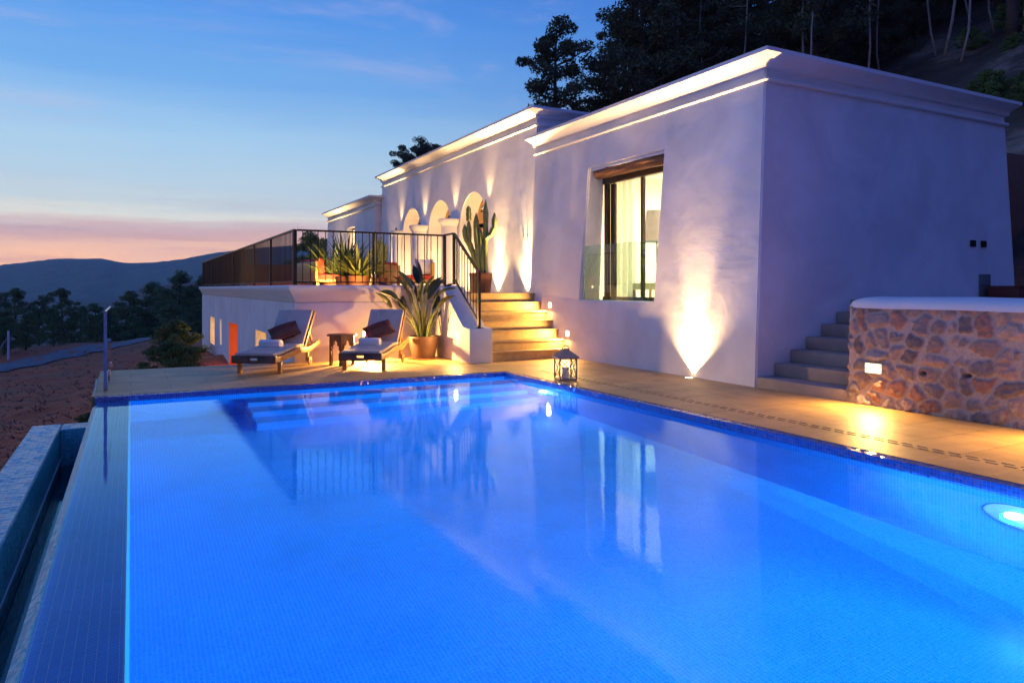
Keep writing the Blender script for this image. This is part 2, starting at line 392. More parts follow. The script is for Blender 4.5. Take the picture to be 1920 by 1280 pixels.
# track across the valley side
def road_mesh():
    mb = MB(); n = 60
    for i in range(n+1):
        t = i/n; x = -9+t*17; yc = 62+t*26+3*math.sin(t*3)
        for k, o in enumerate((-2.0, -.8, .8, 2.0)):
            mb.v.append((x, yc+o*1.8, gz(x, yc+o*1.8)+.07))
    mb.f = [(i*4+k, (i+1)*4+k, (i+1)*4+k+1, i*4+k+1) for i in range(n) for k in range(3)]
    return mb.build('road', 'road', smooth='all')
rd = road_mesh(); rd['kind'] = 'structure'
# far ridge
def ridge():
    mb = MB(); pts = []
    prof = [(-900, 486), (-300, 500), (0, 497), (60, 490), (110, 485), (190, 485), (240, 494), (300, 491), (345, 485), (400, 474), (520, 462), (700, 452), (1000, 440), (1500, 430), (2600, 430), (4200, 440)]
    cyw, syw = math.cos(YAW), math.sin(YAW)
    us = [-900+i*9 for i in range(560)]; D = 1500
    rows = []
    for j, (dd, hf) in enumerate(((0, 0), (150, .33), (300, .58), (450, .80), (600, 1.0), (900, .82), (1300, .4))):
        for u in us:
            v = np.interp(u, [p[0] for p in prof], [p[1] for p in prof])
            a = (u-960)/F_PX; x = D*(syw+cyw*a); y = D*(cyw-syw*a)
            top = CAMH+(540-v)/F_PX*D*1.4
            sc_ = (D-600*1.0+dd*1.0)/D*1.0
            X, Y = x*(.6+.4*dd/600 if dd <= 600 else dd/600*.4+.6), y*(.6+.4*dd/600 if dd <= 600 else dd/600*.4+.6)
            X *= 1.4; Y *= 1.4
            base = -60
            z = base+(top-base)*hf
            n = noise.noise(Vector((X*.004, Y*.004, 2)))*22*math.sin(hf*PI)+noise.noise(Vector((X*.02, Y*.02, 7)))*(4 if hf < 1 else 1.2)+noise.noise(Vector((X*.09, Y*.09, 7)))*1.6
            mb.v.append((X, Y, z+n))
    nu = len(us)
    mb.f = [(j*nu+i, j*nu+i+1, (j+1)*nu+i+1, (j+1)*nu+i) for j in range(6) for i in range(nu-1)]
    o = mb.build('hills', 'hill_green', smooth='all'); o['kind'] = 'structure'
ridge()

# ------------------------------------------------------------------ pool
WZ = -.06
pool = empty('swimming_pool', (2.4, 5, 0)); tag(pool, 'blue mosaic infinity pool filling the foreground beside the villa deck', 'swimming pool')
def pb(mb, name, mat, parent=pool, **k):
    o = mb.build(name, mat, **k); o.parent = parent; o.matrix_parent_inverse = parent.matrix_basis.inverted() if parent.parent is None else Matrix(); return o
def attach(o, parent):
    o.parent = parent; o.matrix_parent_inverse = parent.matrix_world.inverted() if False else Matrix.Translation(-parent.location) if parent.type == 'EMPTY' and parent.rotation_euler.z == 0 else Matrix(); return o
PX0, PX1, PY0, PY1 = -.02, 4.92, .55, 9.45; BZ = -1.45
mb = MB()
mb.add([(PX0, PY0, BZ), (PX1, PY0, BZ), (PX1, PY1, BZ), (PX0, PY1, BZ)], [(0, 1, 2, 3)])
mb.add([(PX1, PY0, BZ), (PX1, PY1, BZ), (PX1, PY1, -.12), (PX1, PY0, -.12)], [(0, 3, 2, 1)])
mb.add([(PX0, PY1, BZ), (PX1, PY1, BZ), (PX1, PY1, -.12), (PX0, PY1, -.12)], [(0, 1, 2, 3)])
mb.add([(PX0, PY0, BZ), (PX1, PY0, BZ), (PX1, PY0, -.0), (PX0, PY0, -.0)], [(0, 3, 2, 1)])
mb.add([(PX0, PY0, BZ), (PX0, PY1, BZ), (PX0, PY1, -.078), (PX0, PY0, -.078)], [(0, 1, 2, 3)])
pb(mb, 'basin', 'mosaic_pool', fix=False)
# dark waterline tiles
mb = MB()
mb.box(PX1-.004, PX1+.10, PY0, PY1+.10, -.12, -.003); mb.box(-.36, PX1-.004, PY1-.004, PY1+.10, -.12, -.003)
pb(mb, 'rim_tiles', 'mosaic_rim')
for i, (d, z) in enumerate(((1.05, -1.10), (.70, -.80), (.35, -.50))):
    mb = MB().box(1.25, PX1-.006, PY1-d, PY1-.006, z-.35, z); pb(mb, 'entry_step', 'mosaic_pool')
# weir wall
mb = MB(); prof = [(PX0, -.076), (-.328, -.078), (-.328, -2.5), (PX0-.001, -2.5)]
mb.prism(prof, PY0, PY1-.005, lambda u, v, t: (u, t, v))
weir = pb(mb, 'infinity_edge', 'mosaic_weir')
mb = MB(); mb.prism([(-.3285, -.078), (-.350, -.088), (-.385, -.115), (-.455, -.50), (-.50, -1.3), (-.50, -2.5), (-.3285, -2.5)], PY0, PY1-.006, lambda u, v, t: (u, t, v))
pb(mb, 'overflow_face', 'mosaic_trough')
mb = MB(); mb.prism([(PX0-.005, -.0735), (PX0+.002, -.0735), (PX0+.016, -.098), (PX0+.002, -.11), (PX0-.005, -.08)], PY0, PY1-.01, lambda u, v, t: (u, t, v)); pb(mb, 'edge_trim', 'white_paint', weir)
weir.children[0].matrix_parent_inverse = Matrix()
# catch trough
mb = MB()
mb.box(-1.0, -.70, .4, 9.82, -2.5, -.33); mb.box(-.70, -.345, 9.45, 9.82, -2.5, -.333); mb.box(-.70, -.5, .4, 9.45, -1.8, -1.7)
pb(mb, 'catch_trough', 'mosaic_trough', bevel=.012, seg=1)
mb = MB().tube([(-.69, .5, -.66), (-.69, 9.44, -.66)], .006, 6); pb(mb, 'trough_pipe', 'white_paint')
mb = MB().add([(-.335, PY0, WZ-.018), (PX1, PY0, WZ-.018), (PX1, PY1, WZ-.018), (-.335, PY1, WZ-.018)], [(0, 1, 2, 3)])
mb.v = [(x, y, WZ) for x, y, z in mb.v]
o = mb.build('water', 'pool_water', fix=False); o['kind'] = 'structure'
o = MB().add([(-.70, .5, -.74), (-.44, .5, -.74), (-.44, 9.45, -.74), (-.70, 9.45, -.74)], [(0, 1, 2, 3)]).build('water', 'trough_water', fix=False); o['kind'] = 'structure'
# pool lamps and one added fill spot
BLUE = (.0, .36, 1.0)
for i, (y, e) in enumerate(((2.44, 1.0), (8.15, .34))):
    mb = MB(); mb.lathe([(.10, .004), (.20, .004), (.23, -.006), (.235, -.03), (0, -.03)], 36)  # wide white flange, sized to stand in for the lamp's pale halo
    ring = mb.build('pool_lamp', 'white_paint', smooth=True); ring.rotation_euler = (0, -PI/2, 0)
    ring.location = (PX1-.012, y, -.52); pl = ring
    ring.parent = pool; ring.matrix_parent_inverse = Matrix.Translation(-pool.location)
    lens = MB().lathe([(0, .014), (.075, .012), (.115, .002)], 28).build('lens', 'pool_lens', ring, smooth=True)
    light('SPOT', 'pool_lamp_or_fill', (PX1-.06, y, -.50), 1700*e, BLUE, .09, (-1, .05, -.06), 168, 1)
    light('POINT', 'pool_lamp_glow', (PX1-.10, y, -.42), 420*e, (.12, .5, 1.0), .05)
light('SPOT', 'pool_lamp_or_fill', (4.2, PY0+.1, -.6), 1300, BLUE, .12, (-1, .85, -.12), 112, 1)  # unseen fill spot without a fitting, added to light the pool

# ------------------------------------------------------------------ deck
mb = MB(); Z0 = -.10
mb.box(5.02, 7.2, -4, 12.3, -.3, 0); mb.box(-.40, 5.02, 9.55, 12.42, -.3, 0); mb.box(-.4, 5.02, -4, .5, -.3, 0); mb.box(2.3, 5.02, 12.25, 12.42, -.29, -.002)
deck = mb.build('pool_deck', 'sandstone'); deck['kind'] = 'structure'
mb = MB()      # grey render side of the platform
mb.box(-.40, 2.3, 9.84, 12.40, -2.4, -.302); o = mb.build('deck_wall', 'plaster'); tag(o, 'rendered retaining side under the far end of the pool deck', 'wall')
# slot drain: two rows of short slots set in a stone strip parallel to the pool
noisy('slot_shade', (.27, .175, .075), (.34, .22, .10), 8, .8)  # brown strips: the shade inside the slots is put into their colour
sd = empty('slot_drain', (5.46, 5, 0)); tag(sd, 'double row of short drain slots in the deck beside the pool', 'drain')
for xx, off in ((5.43, 0), (5.50, .05)):
    mb = MB(); y = .6
    while y < 9.3:
        mb.box(xx-.0045, xx+.0045, y+off, y+.085+off, .0005, .0035); y += .125
    o = mb.build('slot_row', 'slot_shade'); o.parent = sd; o.matrix_parent_inverse = Matrix.Translation(-sd.location)

# ------------------------------------------------------------------ house
villa = empty('villa', (9.8, 15, 0)); tag(villa, 'white rendered flat roofed villa with coved cornices, uplit from the ground', 'house')
VM = Matrix.Translation(-villa.location)
def vb(mb, name, mat, parent=None, **k):
    o = mb.build(name, mat, **k)
    if parent is None: o.parent = villa; o.matrix_parent_inverse = VM
    else: o.parent = parent
    return o
def FX(z, x0=6.95): return x0+.042*z
def arch_pts(yc, r, z0, zs, n=22):   # hole outline
    p = [(yc-r, z0)]; p += [(yc-r*math.cos(PI*i/n), zs+r*math.sin(PI*i/n)) for i in range(n+1)]; p.append((yc+r, z0)); return p
def wall_holes(mb, outer, holes, fx, depth):
    polys = [outer]+[h for h in holes]
    flat = [p for pl in polys for p in pl]
    tri = tessellate_polygon([[Vector((p[0], p[1], 0)) for p in pl] for pl in polys])
    mb.add([(fx(p[1]), p[0], p[1]) for p in flat], [tuple(t) for t in tri])
    for h in holes:
        n = len(h); vs = [(fx(p[1]), p[0], p[1]) for p in h]+[(depth, p[0]*1.0, p[1]) for p in h]
        mb.add(vs, [(i, (i+1) % n, n+(i+1) % n, n+i) for i in range(n)])
def subdiv_outer(y0, y1, z0, z1): return [(y0, z0), (y1, z0), (y1, z1), (y0, z1)]
def cornice(path, ztop, name='cornice', parent=None, big=1.0, closed=False, prof=None):
    prof = prof or [(-.25, 0), (.25, 0), (.25, -.05), (.24, -.056), (.17, -.072), (.10, -.105), (.065, -.14), (.055, -.175), (.02, -.18), (0, -.185)]
    def sweep(pr):
        mb = MB(); P = [Vector((p[0], p[1])) for p in path]; n = len(P); m = len(pr)
        for i in range(n):
            d0 = (P[i]-P[i-1]).normalized() if i > 0 else None; d1 = (P[i+1]-P[i]).normalized() if i < n-1 else None
            if d0 is None: d0 = d1
            if d1 is None: d1 = d0
            n0 = Vector((d0.y, -d0.x)); n1 = Vector((d1.y, -d1.x)); mt = (n0+n1).normalized(); mt /= max(.3, mt.dot(n0))
            for a, z in pr: q = P[i]+mt*a*big; mb.v.append((q.x, q.y, ztop+z*big))
        for i in range(n-1):
            for k in range(m):
                k2 = (k+1) % m; mb.f.append((i*m+k, i*m+k2, (i+1)*m+k2, (i+1)*m+k))
        mb.f.append(tuple(range(m))); mb.f.append(tuple(range((n-1)*m, n*m)))
        return mb
    o = vb(sweep(prof), name, 'plaster_smooth', parent, smooth=True)
    s = vb(sweep([(-.1, -.285), (.03, -.285), (.055, -.30), (.06, -.325), (.045, -.34), (-.1, -.34)]), 'moulding', 'plaster_smooth', parent, smooth=True)
    return o

# -- bedroom wing
YR0, YR1 = 6.5, 12.35; ZT = 4.22
hole = [(8.56, 1.04), (10.58, 1.04), (10.43, 3.33), (8.43, 3.33)]
mb = MB()
wall_holes(mb, [(YR0, -.3), (YR1, -.3), (YR1, ZT-.1), (YR0, ZT-.1)], [hole], FX, 7.42)
mb.add([(FX(-.3), YR0, -.3), (FX(ZT-.1), YR0, ZT-.1), (12.55, YR0, ZT-.1), (13.05, YR0, -.3)], [(0, 3, 2, 1)])
mb.add([(13.05, YR0, -.3), (12.55, YR0, ZT-.1), (12.55, YR1, ZT-.1), (13.05, YR1, -.3)], [(0, 3, 2, 1)])
mb.add([(FX(-.3), YR1, -.3), (FX(ZT-.1), YR1, ZT-.1), (12.55, YR1, ZT-.1), (13.05, YR1, -.3)], [(0, 1, 2, 3)])
wl = vb(mb, 'wall', 'plaster')
bm = bmesh.new(); bm.from_mesh(wl.data); bmesh.ops.remove_doubles(bm, verts=bm.verts, dist=1e-4)
ed = [e for e in bm.edges if len(e.link_faces) == 2 and e.calc_face_angle(0) > R(40)]
bmesh.ops.bevel(bm, geom=ed, offset=.02, segments=3, affect='EDGES', clamp_overlap=True); bmesh.ops.recalc_face_normals(bm, faces=bm.faces); bm.to_mesh(wl.data); bm.free()
cx0 = FX(ZT)
cornice([(cx0+1.0, YR1, 0), (cx0, YR1, 0), (cx0, YR0, 0), (12.6, YR0, 0)][1:], ZT)
vb(MB().box(cx0+.05, 12.6, YR0+.05, YR1, ZT-.12, ZT-.02), 'roof', 'concrete')
# window of the bedroom
win = vb(MB().box(7.40, 7.47, 8.40, 8.47, 1.04, 3.3).box(7.40, 7.47, 10.31, 10.40, 1.04, 3.12).box(7.38, 7.47, 8.3, 10.42, 3.08, 3.36).box(7.38, 7.50, 8.3, 10.42, 1.02, 1.10)
         .box(7.44, 7.49, 9.36, 9.42, 1.09, 3.08).box(7.49, 7.54, 9.44, 9.49, 1.09, 3.08).box(7.475, 7.52, 10.19, 10.31, 1.09, 3.08), 'window', 'frame_wood')
vb(MB().box(7.46, 7.466, 8.47, 9.36, 1.1, 3.08).box(7.50, 7.506, 9.49, 10.19, 1.1, 3.08), 'pane', 'pane_glass', win)
mb = MB(); mb.tube([(7.20, 8.40, 3.20), (7.18, 8.9, 3.235), (7.20, 9.4, 3.22), (7.17, 9.9, 3.24), (7.19, 10.30, 3.23)], [.085, .095, .085, .10, .08], 14)
mb.v = [(x+.012*math.sin(y*23)+.008*math.sin(z*60+y*9), y, z+.010*math.sin(y*31+x*40)) for x, y, z in mb.v]
vb(mb, 'lintel', 'old_beam', smooth=True)
vb(MB().box(7.10, 7.36, 8.38, 10.36, 3.285, 3.32), 'window_soffit', 'plaster_smooth')
# bedroom interior
mb = MB()
X0, X1, Y0, Y1, Za, Zb = 7.50, 12.3, 6.8, 12.2, .92, 3.6
mb.add([(X0, Y0, Za), (X1, Y0, Za), (X1, Y1, Za), (X0, Y1, Za), (X0, Y0, Zb), (X1, Y0, Zb), (X1, Y1, Zb), (X0, Y1, Zb)],
       [(0, 1, 2, 3), (4, 7, 6, 5), (0, 4, 5, 1), (1, 5, 6, 2), (2, 6, 7, 3)])
vb(mb, 'room_walls', 'plaster_inner', fix=False)
# curtain with folds
def curtain(y0, y1, x, z0, z1, amp=.035, k=26):
    mb = MB(); n = 90
    for i in range(n+1):
        t = i/n; y = y0+(y1-y0)*t; xx = x+amp*math.sin(t*k)+amp*.4*math.sin(t*k*2.3+1)
        mb.v += [(xx, y, z0), (xx, y, z1)]
    mb.f = [(2*i, 2*i+2, 2*i+3, 2*i+1) for i in range(n)]
    return mb
o = curtain(10.02, 10.85, 7.78, .95, 3.4).build('curtain', 'curtain', smooth='all'); tag(o, 'long pale yellow curtain hanging behind the left pane of the bedroom window', 'curtain')
o = curtain(9.78, 9.90, 7.80, .95, 3.4, .02, 9).build('curtain', 'curtain', smooth='all'); tag(o, 'narrow gathered curtain edge behind the middle bar of the bedroom window', 'curtain')
light('AREA', 'bedroom_light', (10.4, 9.6, 3.45), 620, (1, .78, .54), 1.4, (0, 0, -1))
# bedroom lamp shade and bedside armchair glimpsed at the right edge
bl = empty('floor_lamp', (8.72, 10.56, .92)); tag(bl, 'standing lamp with grey drum shade inside the lit bedroom', 'lamp')
MB().lathe([(.0, 0), (.16, 0), (.16, .02), (.015, .04), (.012, 1.25)], 16).build('stand', 'dark_metal', bl, smooth=True)
MB().lathe([(.23, 1.19), (.20, 1.78)], 24).build('lamp_shade', 'lamp_shade_fabric', bl, smooth=True)
bc = empty('armchair', (8.12, 9.86, .92), R(200)); tag(bc, 'pale carved armchair low in the right pane of the bedroom window', 'chair')
MB().box(-.3, .3, -.3, .3, .3, .42).build('seat', 'curtain', bc, bevel=.03)
MB().box(-.3, .3, .24, .32, .42, .82).build('backrest', 'curtain', bc, bevel=.04)
for a, b in ((-.27, -.27), (.27, -.27), (-.27, .27), (.27, .27)): MB().bar((a, b, 0), (a, b, .3), .04).build('leg', 'teak', bc)
# glass balustrade in the window opening
gb = empty('glass_balustrade', (7.08, 9.5, 1.04)); tag(gb, 'clear glass guard across the lower part of the bedroom window', 'glass panel')
MB().box(-.006, .006, -.93, 1.04, .0, .95).build('glass_panel', 'rail_glass', gb)
MB().box(-.008, .008, 1.04, 1.05, .0, .95).build('edge_strip', 'steel', gb)

# -- middle block
YM0, YM1 = 12.35, 22.3; ZM = 4.82
AR = [(19.45, .74), (17.36, .74), (15.30, .71)]
holes = [arch_pts(yc, r, 1.15, 2.80) for yc, r in AR]
FM = lambda z: 7.02+.03*z
mb = MB(); DOORX = 7.55
wall_holes(mb, [(YM0+.0, -.3), (YM1, -.3), (YM1+.0, ZM-.1), (YM0, ZM-.1)], holes, FM, DOORX)
mb.add([(FM(ZM), YM0, 3.8), (FM(ZM), YM0, ZM-.1), (12.5, YM0, ZM-.1), (12.5, YM0, 3.8)], [(0, 3, 2, 1)])
mb.add([(FM(-.3), YM1, -.3), (FM(ZM), YM1, ZM-.1), (12.5, YM1, ZM-.1), (12.5, YM1, -.3)], [(0, 1, 2, 3)])
vb(mb, 'wall', 'plaster')
cm_ = FM(ZM)
cornice([(cm_, YM1), (cm_, YM0), (12.5, YM0)], ZM)
vb(MB().box(cm_+.05, 12.5, YM0+.05, YM1, ZM-.12, ZM-.02), 'roof', 'concrete')
for k, (yc, r) in enumerate(AR):
    mb = MB()      # door frame following the arch
    def ring(ro, ri, x0, x1, n=20):
        pts = lambda rr: [(yc-rr, 1.15)]+[(yc-rr*math.cos(PI*i/n), 2.8+rr*math.sin(PI*i/n)) for i in range(n+1)]+[(yc+rr, 1.15)]
        o, i2 = pts(ro), pts(ri); m = len(o)
        vs = [(x0, a, b) for a, b in o]+[(x0, a, b) for a, b in i2]+[(x1, a, b) for a, b in o]+[(x1, a, b) for a, b in i2]
        fs = []
        for i in range(m-1):
            fs += [(i, i+1, m+i+1, m+i), (2*m+i, 3*m+i, 3*m+i+1, 2*m+i+1), (m+i, m+i+1, 3*m+i+1, 3*m+i), (i, 2*m+i, 2*m+i+1, i+1)]
        return vs, fs
    mb.add(*ring(r+.02, r-.10, DOORX, DOORX+.08)); mb.box(DOORX+.005, DOORX+.07, yc-.045, yc+.045, 1.15, 3.45)
    for zz in (1.15, 1.95, 2.72): mb.box(DOORX+.01, DOORX+.065, yc-r+.05, yc+r-.05, zz, zz+.10)
    dr = vb(mb, 'door', 'teak')
    vb(MB().box(DOORX+.03, DOORX+.036, yc-r+.05, yc+r-.05, 1.2, 3.4), 'pane', 'pane_glass', dr)
    vb(MB().box(DOORX+.01, DOORX+.05, yc+r-.50, yc+r-.04, 1.15, 3.1), 'door_leaf', 'teak', dr)
    mb = MB().box(DOORX+.0, DOORX+.5, yc-r-.1, yc-r-.02, 1.1, 3.6).box(DOORX+.0, DOORX+.5, yc+r+.02, yc+r+.1, 1.1, 3.6).box(DOORX+.5, DOORX+.52, yc-r-.1, yc+r+.1, 1.1, 3.6).box(DOORX, DOORX+.5, yc-r-.1, yc+r+.1, 3.6, 3.62)
    vb(mb, 'vestibule', 'plaster_inner')
    light('AREA', 'doorway_light', (7.33, yc, 1.19), 85, WARM2, .3, (0, .25, 1), sy=1.0)
# columns with capitals
def column(yc, wid):
    c = vb(MB().lathe([(wid*.42, 1.155), (wid*.42, 1.22), (wid*.38, 1.27), (wid*.36, 2.70), (wid*.37, 2.78)], 20, (6.98, yc, 0)), 'column', 'plaster_smooth', smooth=True)
    vb(MB().lathe([(wid*.37, 2.78), (wid*.40, 2.79), (wid*.41, 2.82), (wid*.44, 2.84), (wid*.48, 2.88), (wid*.49, 2.93), (wid*.47, 2.95), (0, 2.95)], 24, (6.98, yc, 0)), 'capital', 'plaster_smooth', c, smooth=True)
for yc in (18.40, 16.32): column(yc, .62)
for yc in (20.32,): column(yc, .40)

# -- far block
mb = MB(); x0f = 6.80; YF0, YF1, ZF = 22.35, 28.5, 4.20
hole = [(24.6, 2.2), (25.6, 2.2), (25.6, 3.4), (24.6, 3.4)]
wall_holes(mb, [(YF0, -.3), (YF1, -.3), (YF1, ZF-.1), (YF0, ZF-.1)], [hole], lambda z: x0f+.03*z, 7.15)
mb.add([(x0f, YF0, -.3), (x0f+.12, YF0, ZF-.1), (12.5, YF0, ZF-.1), (12.5, YF0, -.3)], [(0, 3, 2, 1)])
mb.add([(x0f, YF1, -.3), (x0f+.12, YF1, ZF-.1), (12.5, YF1, ZF-.1), (12.5, YF1, -.3)], [(0, 1, 2, 3)])
vb(mb, 'wall', 'plaster')
cornice([(x0f+.12, YF1), (x0f+.12, YF0), (12.5, YF0)], ZF)
vb(MB().box(x0f+.2, 12.5, YF0+.05, YF1, ZF-.12, ZF-.02), 'roof', 'concrete')
wf = vb(MB().box(7.1, 7.15, 24.55, 24.62, 2.2, 3.4).box(7.1, 7.15, 25.58, 25.65, 2.2, 3.4).box(7.1, 7.15, 24.6, 25.6, 3.33, 3.4).box(7.1, 7.15, 25.08, 25.12, 2.2, 3.4), 'window', 'frame_wood')
vb(MB().box(7.12, 7.13, 24.6, 25.6, 2.2, 3.4), 'pane', 'lit_window_cream', wf)

# house number / small fittings on the wall
o = empty('wall_ornament', (7.085, 12.72, 2.26)); tag(o, 'pair of small dark ceramic fittings on the white wall above the steps', 'ornament')
for dy in (-.10, .06):
    q = MB().lathe([(0, -.09), (.03, -.07), (.035, 0), (.03, .06), (0, .09)], 12, (.02, dy, 0)).build('fitting', 'vent_grey', o, smooth=True)
# vents and grille on the end wall
for xx in (11.66, 11.95):
    g = empty('wall_vent', (xx, 6.49, 1.95)); tag(g, 'small black square vent high on the shaded end wall, %s of the two' % ('left' if xx < 11.8 else 'right'), 'vent', 'vents on the end wall')
    MB().box(-.07, .07, -.012, .0, -.05, .05).build('plate', 'dark_metal', g)
g = empty('wall_grille', (11.98, 6.49, 1.29)); tag(g, 'grey meter cover flush in the shaded end wall near the ground', 'grille')
MB().box(-.15, .15, -.014, .0, -.18, .18).build('cover', 'vent_grey', g, bevel=.003)
MB().box(-.14, .14, -.02, -.0145, -.005, .005).build('seam', 'dark_metal', g)

# ------------------------------------------------------------------ terrace
TZ = 1.155
ter = empty('terrace', (4.5, 18, 0)); tag(ter, 'raised white walled terrace with moulded parapet behind the loungers', 'terrace')
TM = Matrix.Translation(-ter.location)
def tb(mb, name, mat, parent=None, **k):
    o = mb.build(name, mat, **k)
    if parent is None: o.parent = ter; o.matrix_parent_inverse = TM
    else: o.parent = parent
    return o
TX, TY = 2.42, 12.25; TYE = 29.8
# openings of the lower floor in the side wall (x=TX)
OPN = [(25.2, 26.6, -.62, .28, 'lit_window_yellow'), (23.15, 23.6, -.47, .30, 'lit_window_cream'), (19.5, 21.3, -.95, .31, 'lit_window_orange'),
       (15.1, 16.5, -.25, .34, 'lit_window_yellow'), (13.7, 14.4, -.05, .34, 'lit_window_cream')]
mb = MB()
wall_holes(mb, [(TY, -2.4), (TYE, -2.4), (TYE, 1.0), (TY, 1.0)], [[(a, c), (b, c), (b, d), (a, d)] for a, b, c, d, m_ in OPN], lambda z: TX-.0, TX+.32)
mb.add([(TX, TY, -2.4), (5.0, TY, -2.4), (5.0, TY, 1.0), (TX, TY, 1.0)], [(0, 1, 2, 3)])
mb.add([(TX, TYE, -2.4), (7, TYE, -2.4), (7, TYE, 1.0), (TX, TYE, 1.0)], [(0, 3, 2, 1)])
tb(mb, 'wall', 'plaster')
for a, b, c, d, m_ in OPN:
    f = tb(MB().box(TX+.26, TX+.30, a, a+.06, c, d).box(TX+.26, TX+.30, b-.06, b, c, d).box(TX+.26, TX+.30, a+.06, b-.06, d-.06, d), 'window', 'frame_wood')
    if 'orange' in m_: tb(MB().box(TX+.015, TX+.25, b-.012, b-.004, c, d), 'lining', 'orange_wall', f); tb(MB().box(TX+.015, TX+.25, a+.004, a+.012, c, d), 'lining', 'orange_wall', f)
    tb(MB().box(TX+.305, TX+.315, a-.01, b+.01, c-.01, d+.01), 'pane', m_, f)
# parapet moulding around the top
prof = [(-.22, 0), (.10, 0), (.115, -.02), (.115, -.06), (.095, -.10), (.055, -.16), (.02, -.22), (.0, -.27), (-.02, -.30), (-.22, -.30)]
mb = MB(); P = [Vector(p) for p in ((TX, TYE), (TX, TY), (5.14, TY))]; m_ = len(prof); ZP = 1.30
for i in range(3):
    if i == 0: mt = Vector((-1, 0))
    elif i == 2: mt = Vector((0, -1))
    else: mt = Vector((-1, -1))
    for a, z in prof: q = P[i]+mt*a; mb.v.append((q.x, q.y, ZP+z))
for i in range(2):
    for k in range(m_): k2 = (k+1) % m_; mb.f.append((i*m_+k, i*m_+k2, (i+1)*m_+k2, (i+1)*m_+k))
mb.f += [tuple(range(m_)), tuple(range(2*m_, 3*m_))]
tb(mb, 'parapet_moulding', 'plaster_smooth', smooth=True)
tb(MB().box(TX+.2, 7.6, 12.47, TYE, .9, TZ).box(5.34, 7.0, 12.2, 12.47, .9, TZ-.0), 'floor', 'sandstone')
# main staircase
st = empty('staircase', (6.1, 10.95, 0)); tag(st, 'seven broad sandstone steps climbing to the terrace, warmly lit', 'stairs')
SY = [10.86, 11.04, 11.25, 11.46, 11.68, 11.92, 12.18]
for i, y in enumerate(SY):
    z = .165*(i+1); y2 = SY[i+1]+.02 if i < 6 else 12.48
    o = MB().box(5.345, 7.06, y, y2 if i < 6 else 12.47, z-.165+(.0 if i == 0 else .001), z-.035).build('riser', 'step_stone')
    o2 = MB().box(5.342, 7.055, y-.018, y2+(0 if i < 6 else 0), z-.034, z-(.001 if i == 6 else 0)).build('step', 'step_stone', bevel=.006)
    for q in (o, o2): q.parent = st; q.matrix_parent_inverse = Matrix.Translation(-st.location)
# stair parapet
mb = MB(); sec = [(10.70, 0), (12.30, 0), (12.30, 1.30), (11.86, 1.27), (10.98, .60), (10.70, .575)]
mb.prism(sec, 4.92, 5.34, lambda u, v, t: (t, u, v))
o = mb.build('parapet', 'plaster', bevel=.012); o.parent = st; o.matrix_parent_inverse = Matrix.Translation(-st.location)

# railings
def railing_part(root, pts): pass
tr = empty('terrace_railing', (TX, TY, ZP)); tag(tr, 'long dark bronze balustrade with thin upright bars around the terrace', 'railing')
RX = TX-.0; RH = .92
def rb(mb, name): return mb.build(name, 'dark_metal', tr)
posts_y = [0, 2.3, 4.4, 6.2, 8.1, 10.0, 11.9, 13.6, 15.4, 17.2]
for i, y in enumerate(posts_y): rb(MB().bar((0, y, 0), (0, y, RH), .045 if i else .06), 'post')
rb(MB().bar((0, 0, RH), (0, 17.2, RH), .045, .03), 'handrail'); rb(MB().bar((0, 0, .06), (0, 17.2, .06), .03, .02), 'lower_rail')
L = 2.70
rb(MB().bar((.03, 0, RH), (L, 0, RH), .045, .03), 'handrail'); rb(MB().bar((.03, 0, .05), (L, 0, .05), .03, .02), 'lower_rail')
rb(MB().bar((1.35, 0, 0), (1.35, 0, RH), .035), 'post'); rb(MB().bar((L, 0, 0), (L, 0, RH), .05), 'post')
nb = 0
x = .13
while x < L-.05:
    if abs(x-1.35) > .04: rb(MB().bar((x, 0, .06), (x, 0, RH-.015), .013), 'bar'); nb += 1
    x += .128
y = .12; rest = MB()
while y < 17.1:
    if min(abs(y-p) for p in posts_y) > .04:
        if nb < 96: rb(MB().bar((0, y, .07), (0, y, RH-.015), .013), 'bar'); nb += 1
        else: rest.bar((0, y, .07), (0, y, RH-.015), .013)
    y += .115
o = rb(rest, 'bar'); o['kind'] = 'stuff'
sr = empty('stair_railing', (5.13, 10.78, .575)); tag(sr, 'short sloping dark metal banister on the parapet of the steps', 'railing')
def sb(mb, n): return mb.build(n, 'dark_metal', sr)
A0 = Vector((0, 0, 0)); sb(MB().box(-.06, .06, -.05, .07, 0, .012), 'foot_plate')
sb(MB().bar((0, 0, .012), (0, 0, .93), .045), 'post')
P1 = Vector((0, 1.05, 1.655)); P0 = Vector((0, 0, .93)); Q1 = Vector((0, 1.05, .85)); Q0 = Vector((0, .0, .10))
sb(MB().bar(P0, P1, .045, .03), 'handrail'); sb(MB().bar(P1, (0, 1.45, 1.655), .045, .03), 'handrail'); sb(MB().bar(Q0, Q1, .03, .02), 'lower_rail')
for i in range(1, 9):
    t = i/9; a = Q0.lerp(Q1, t); b = P0.lerp(P1, t); sb(MB().bar(a, b, .013), 'bar')
sb(MB().bar((0, 1.05, .74), (0, 1.05, 1.65), .045), 'post')

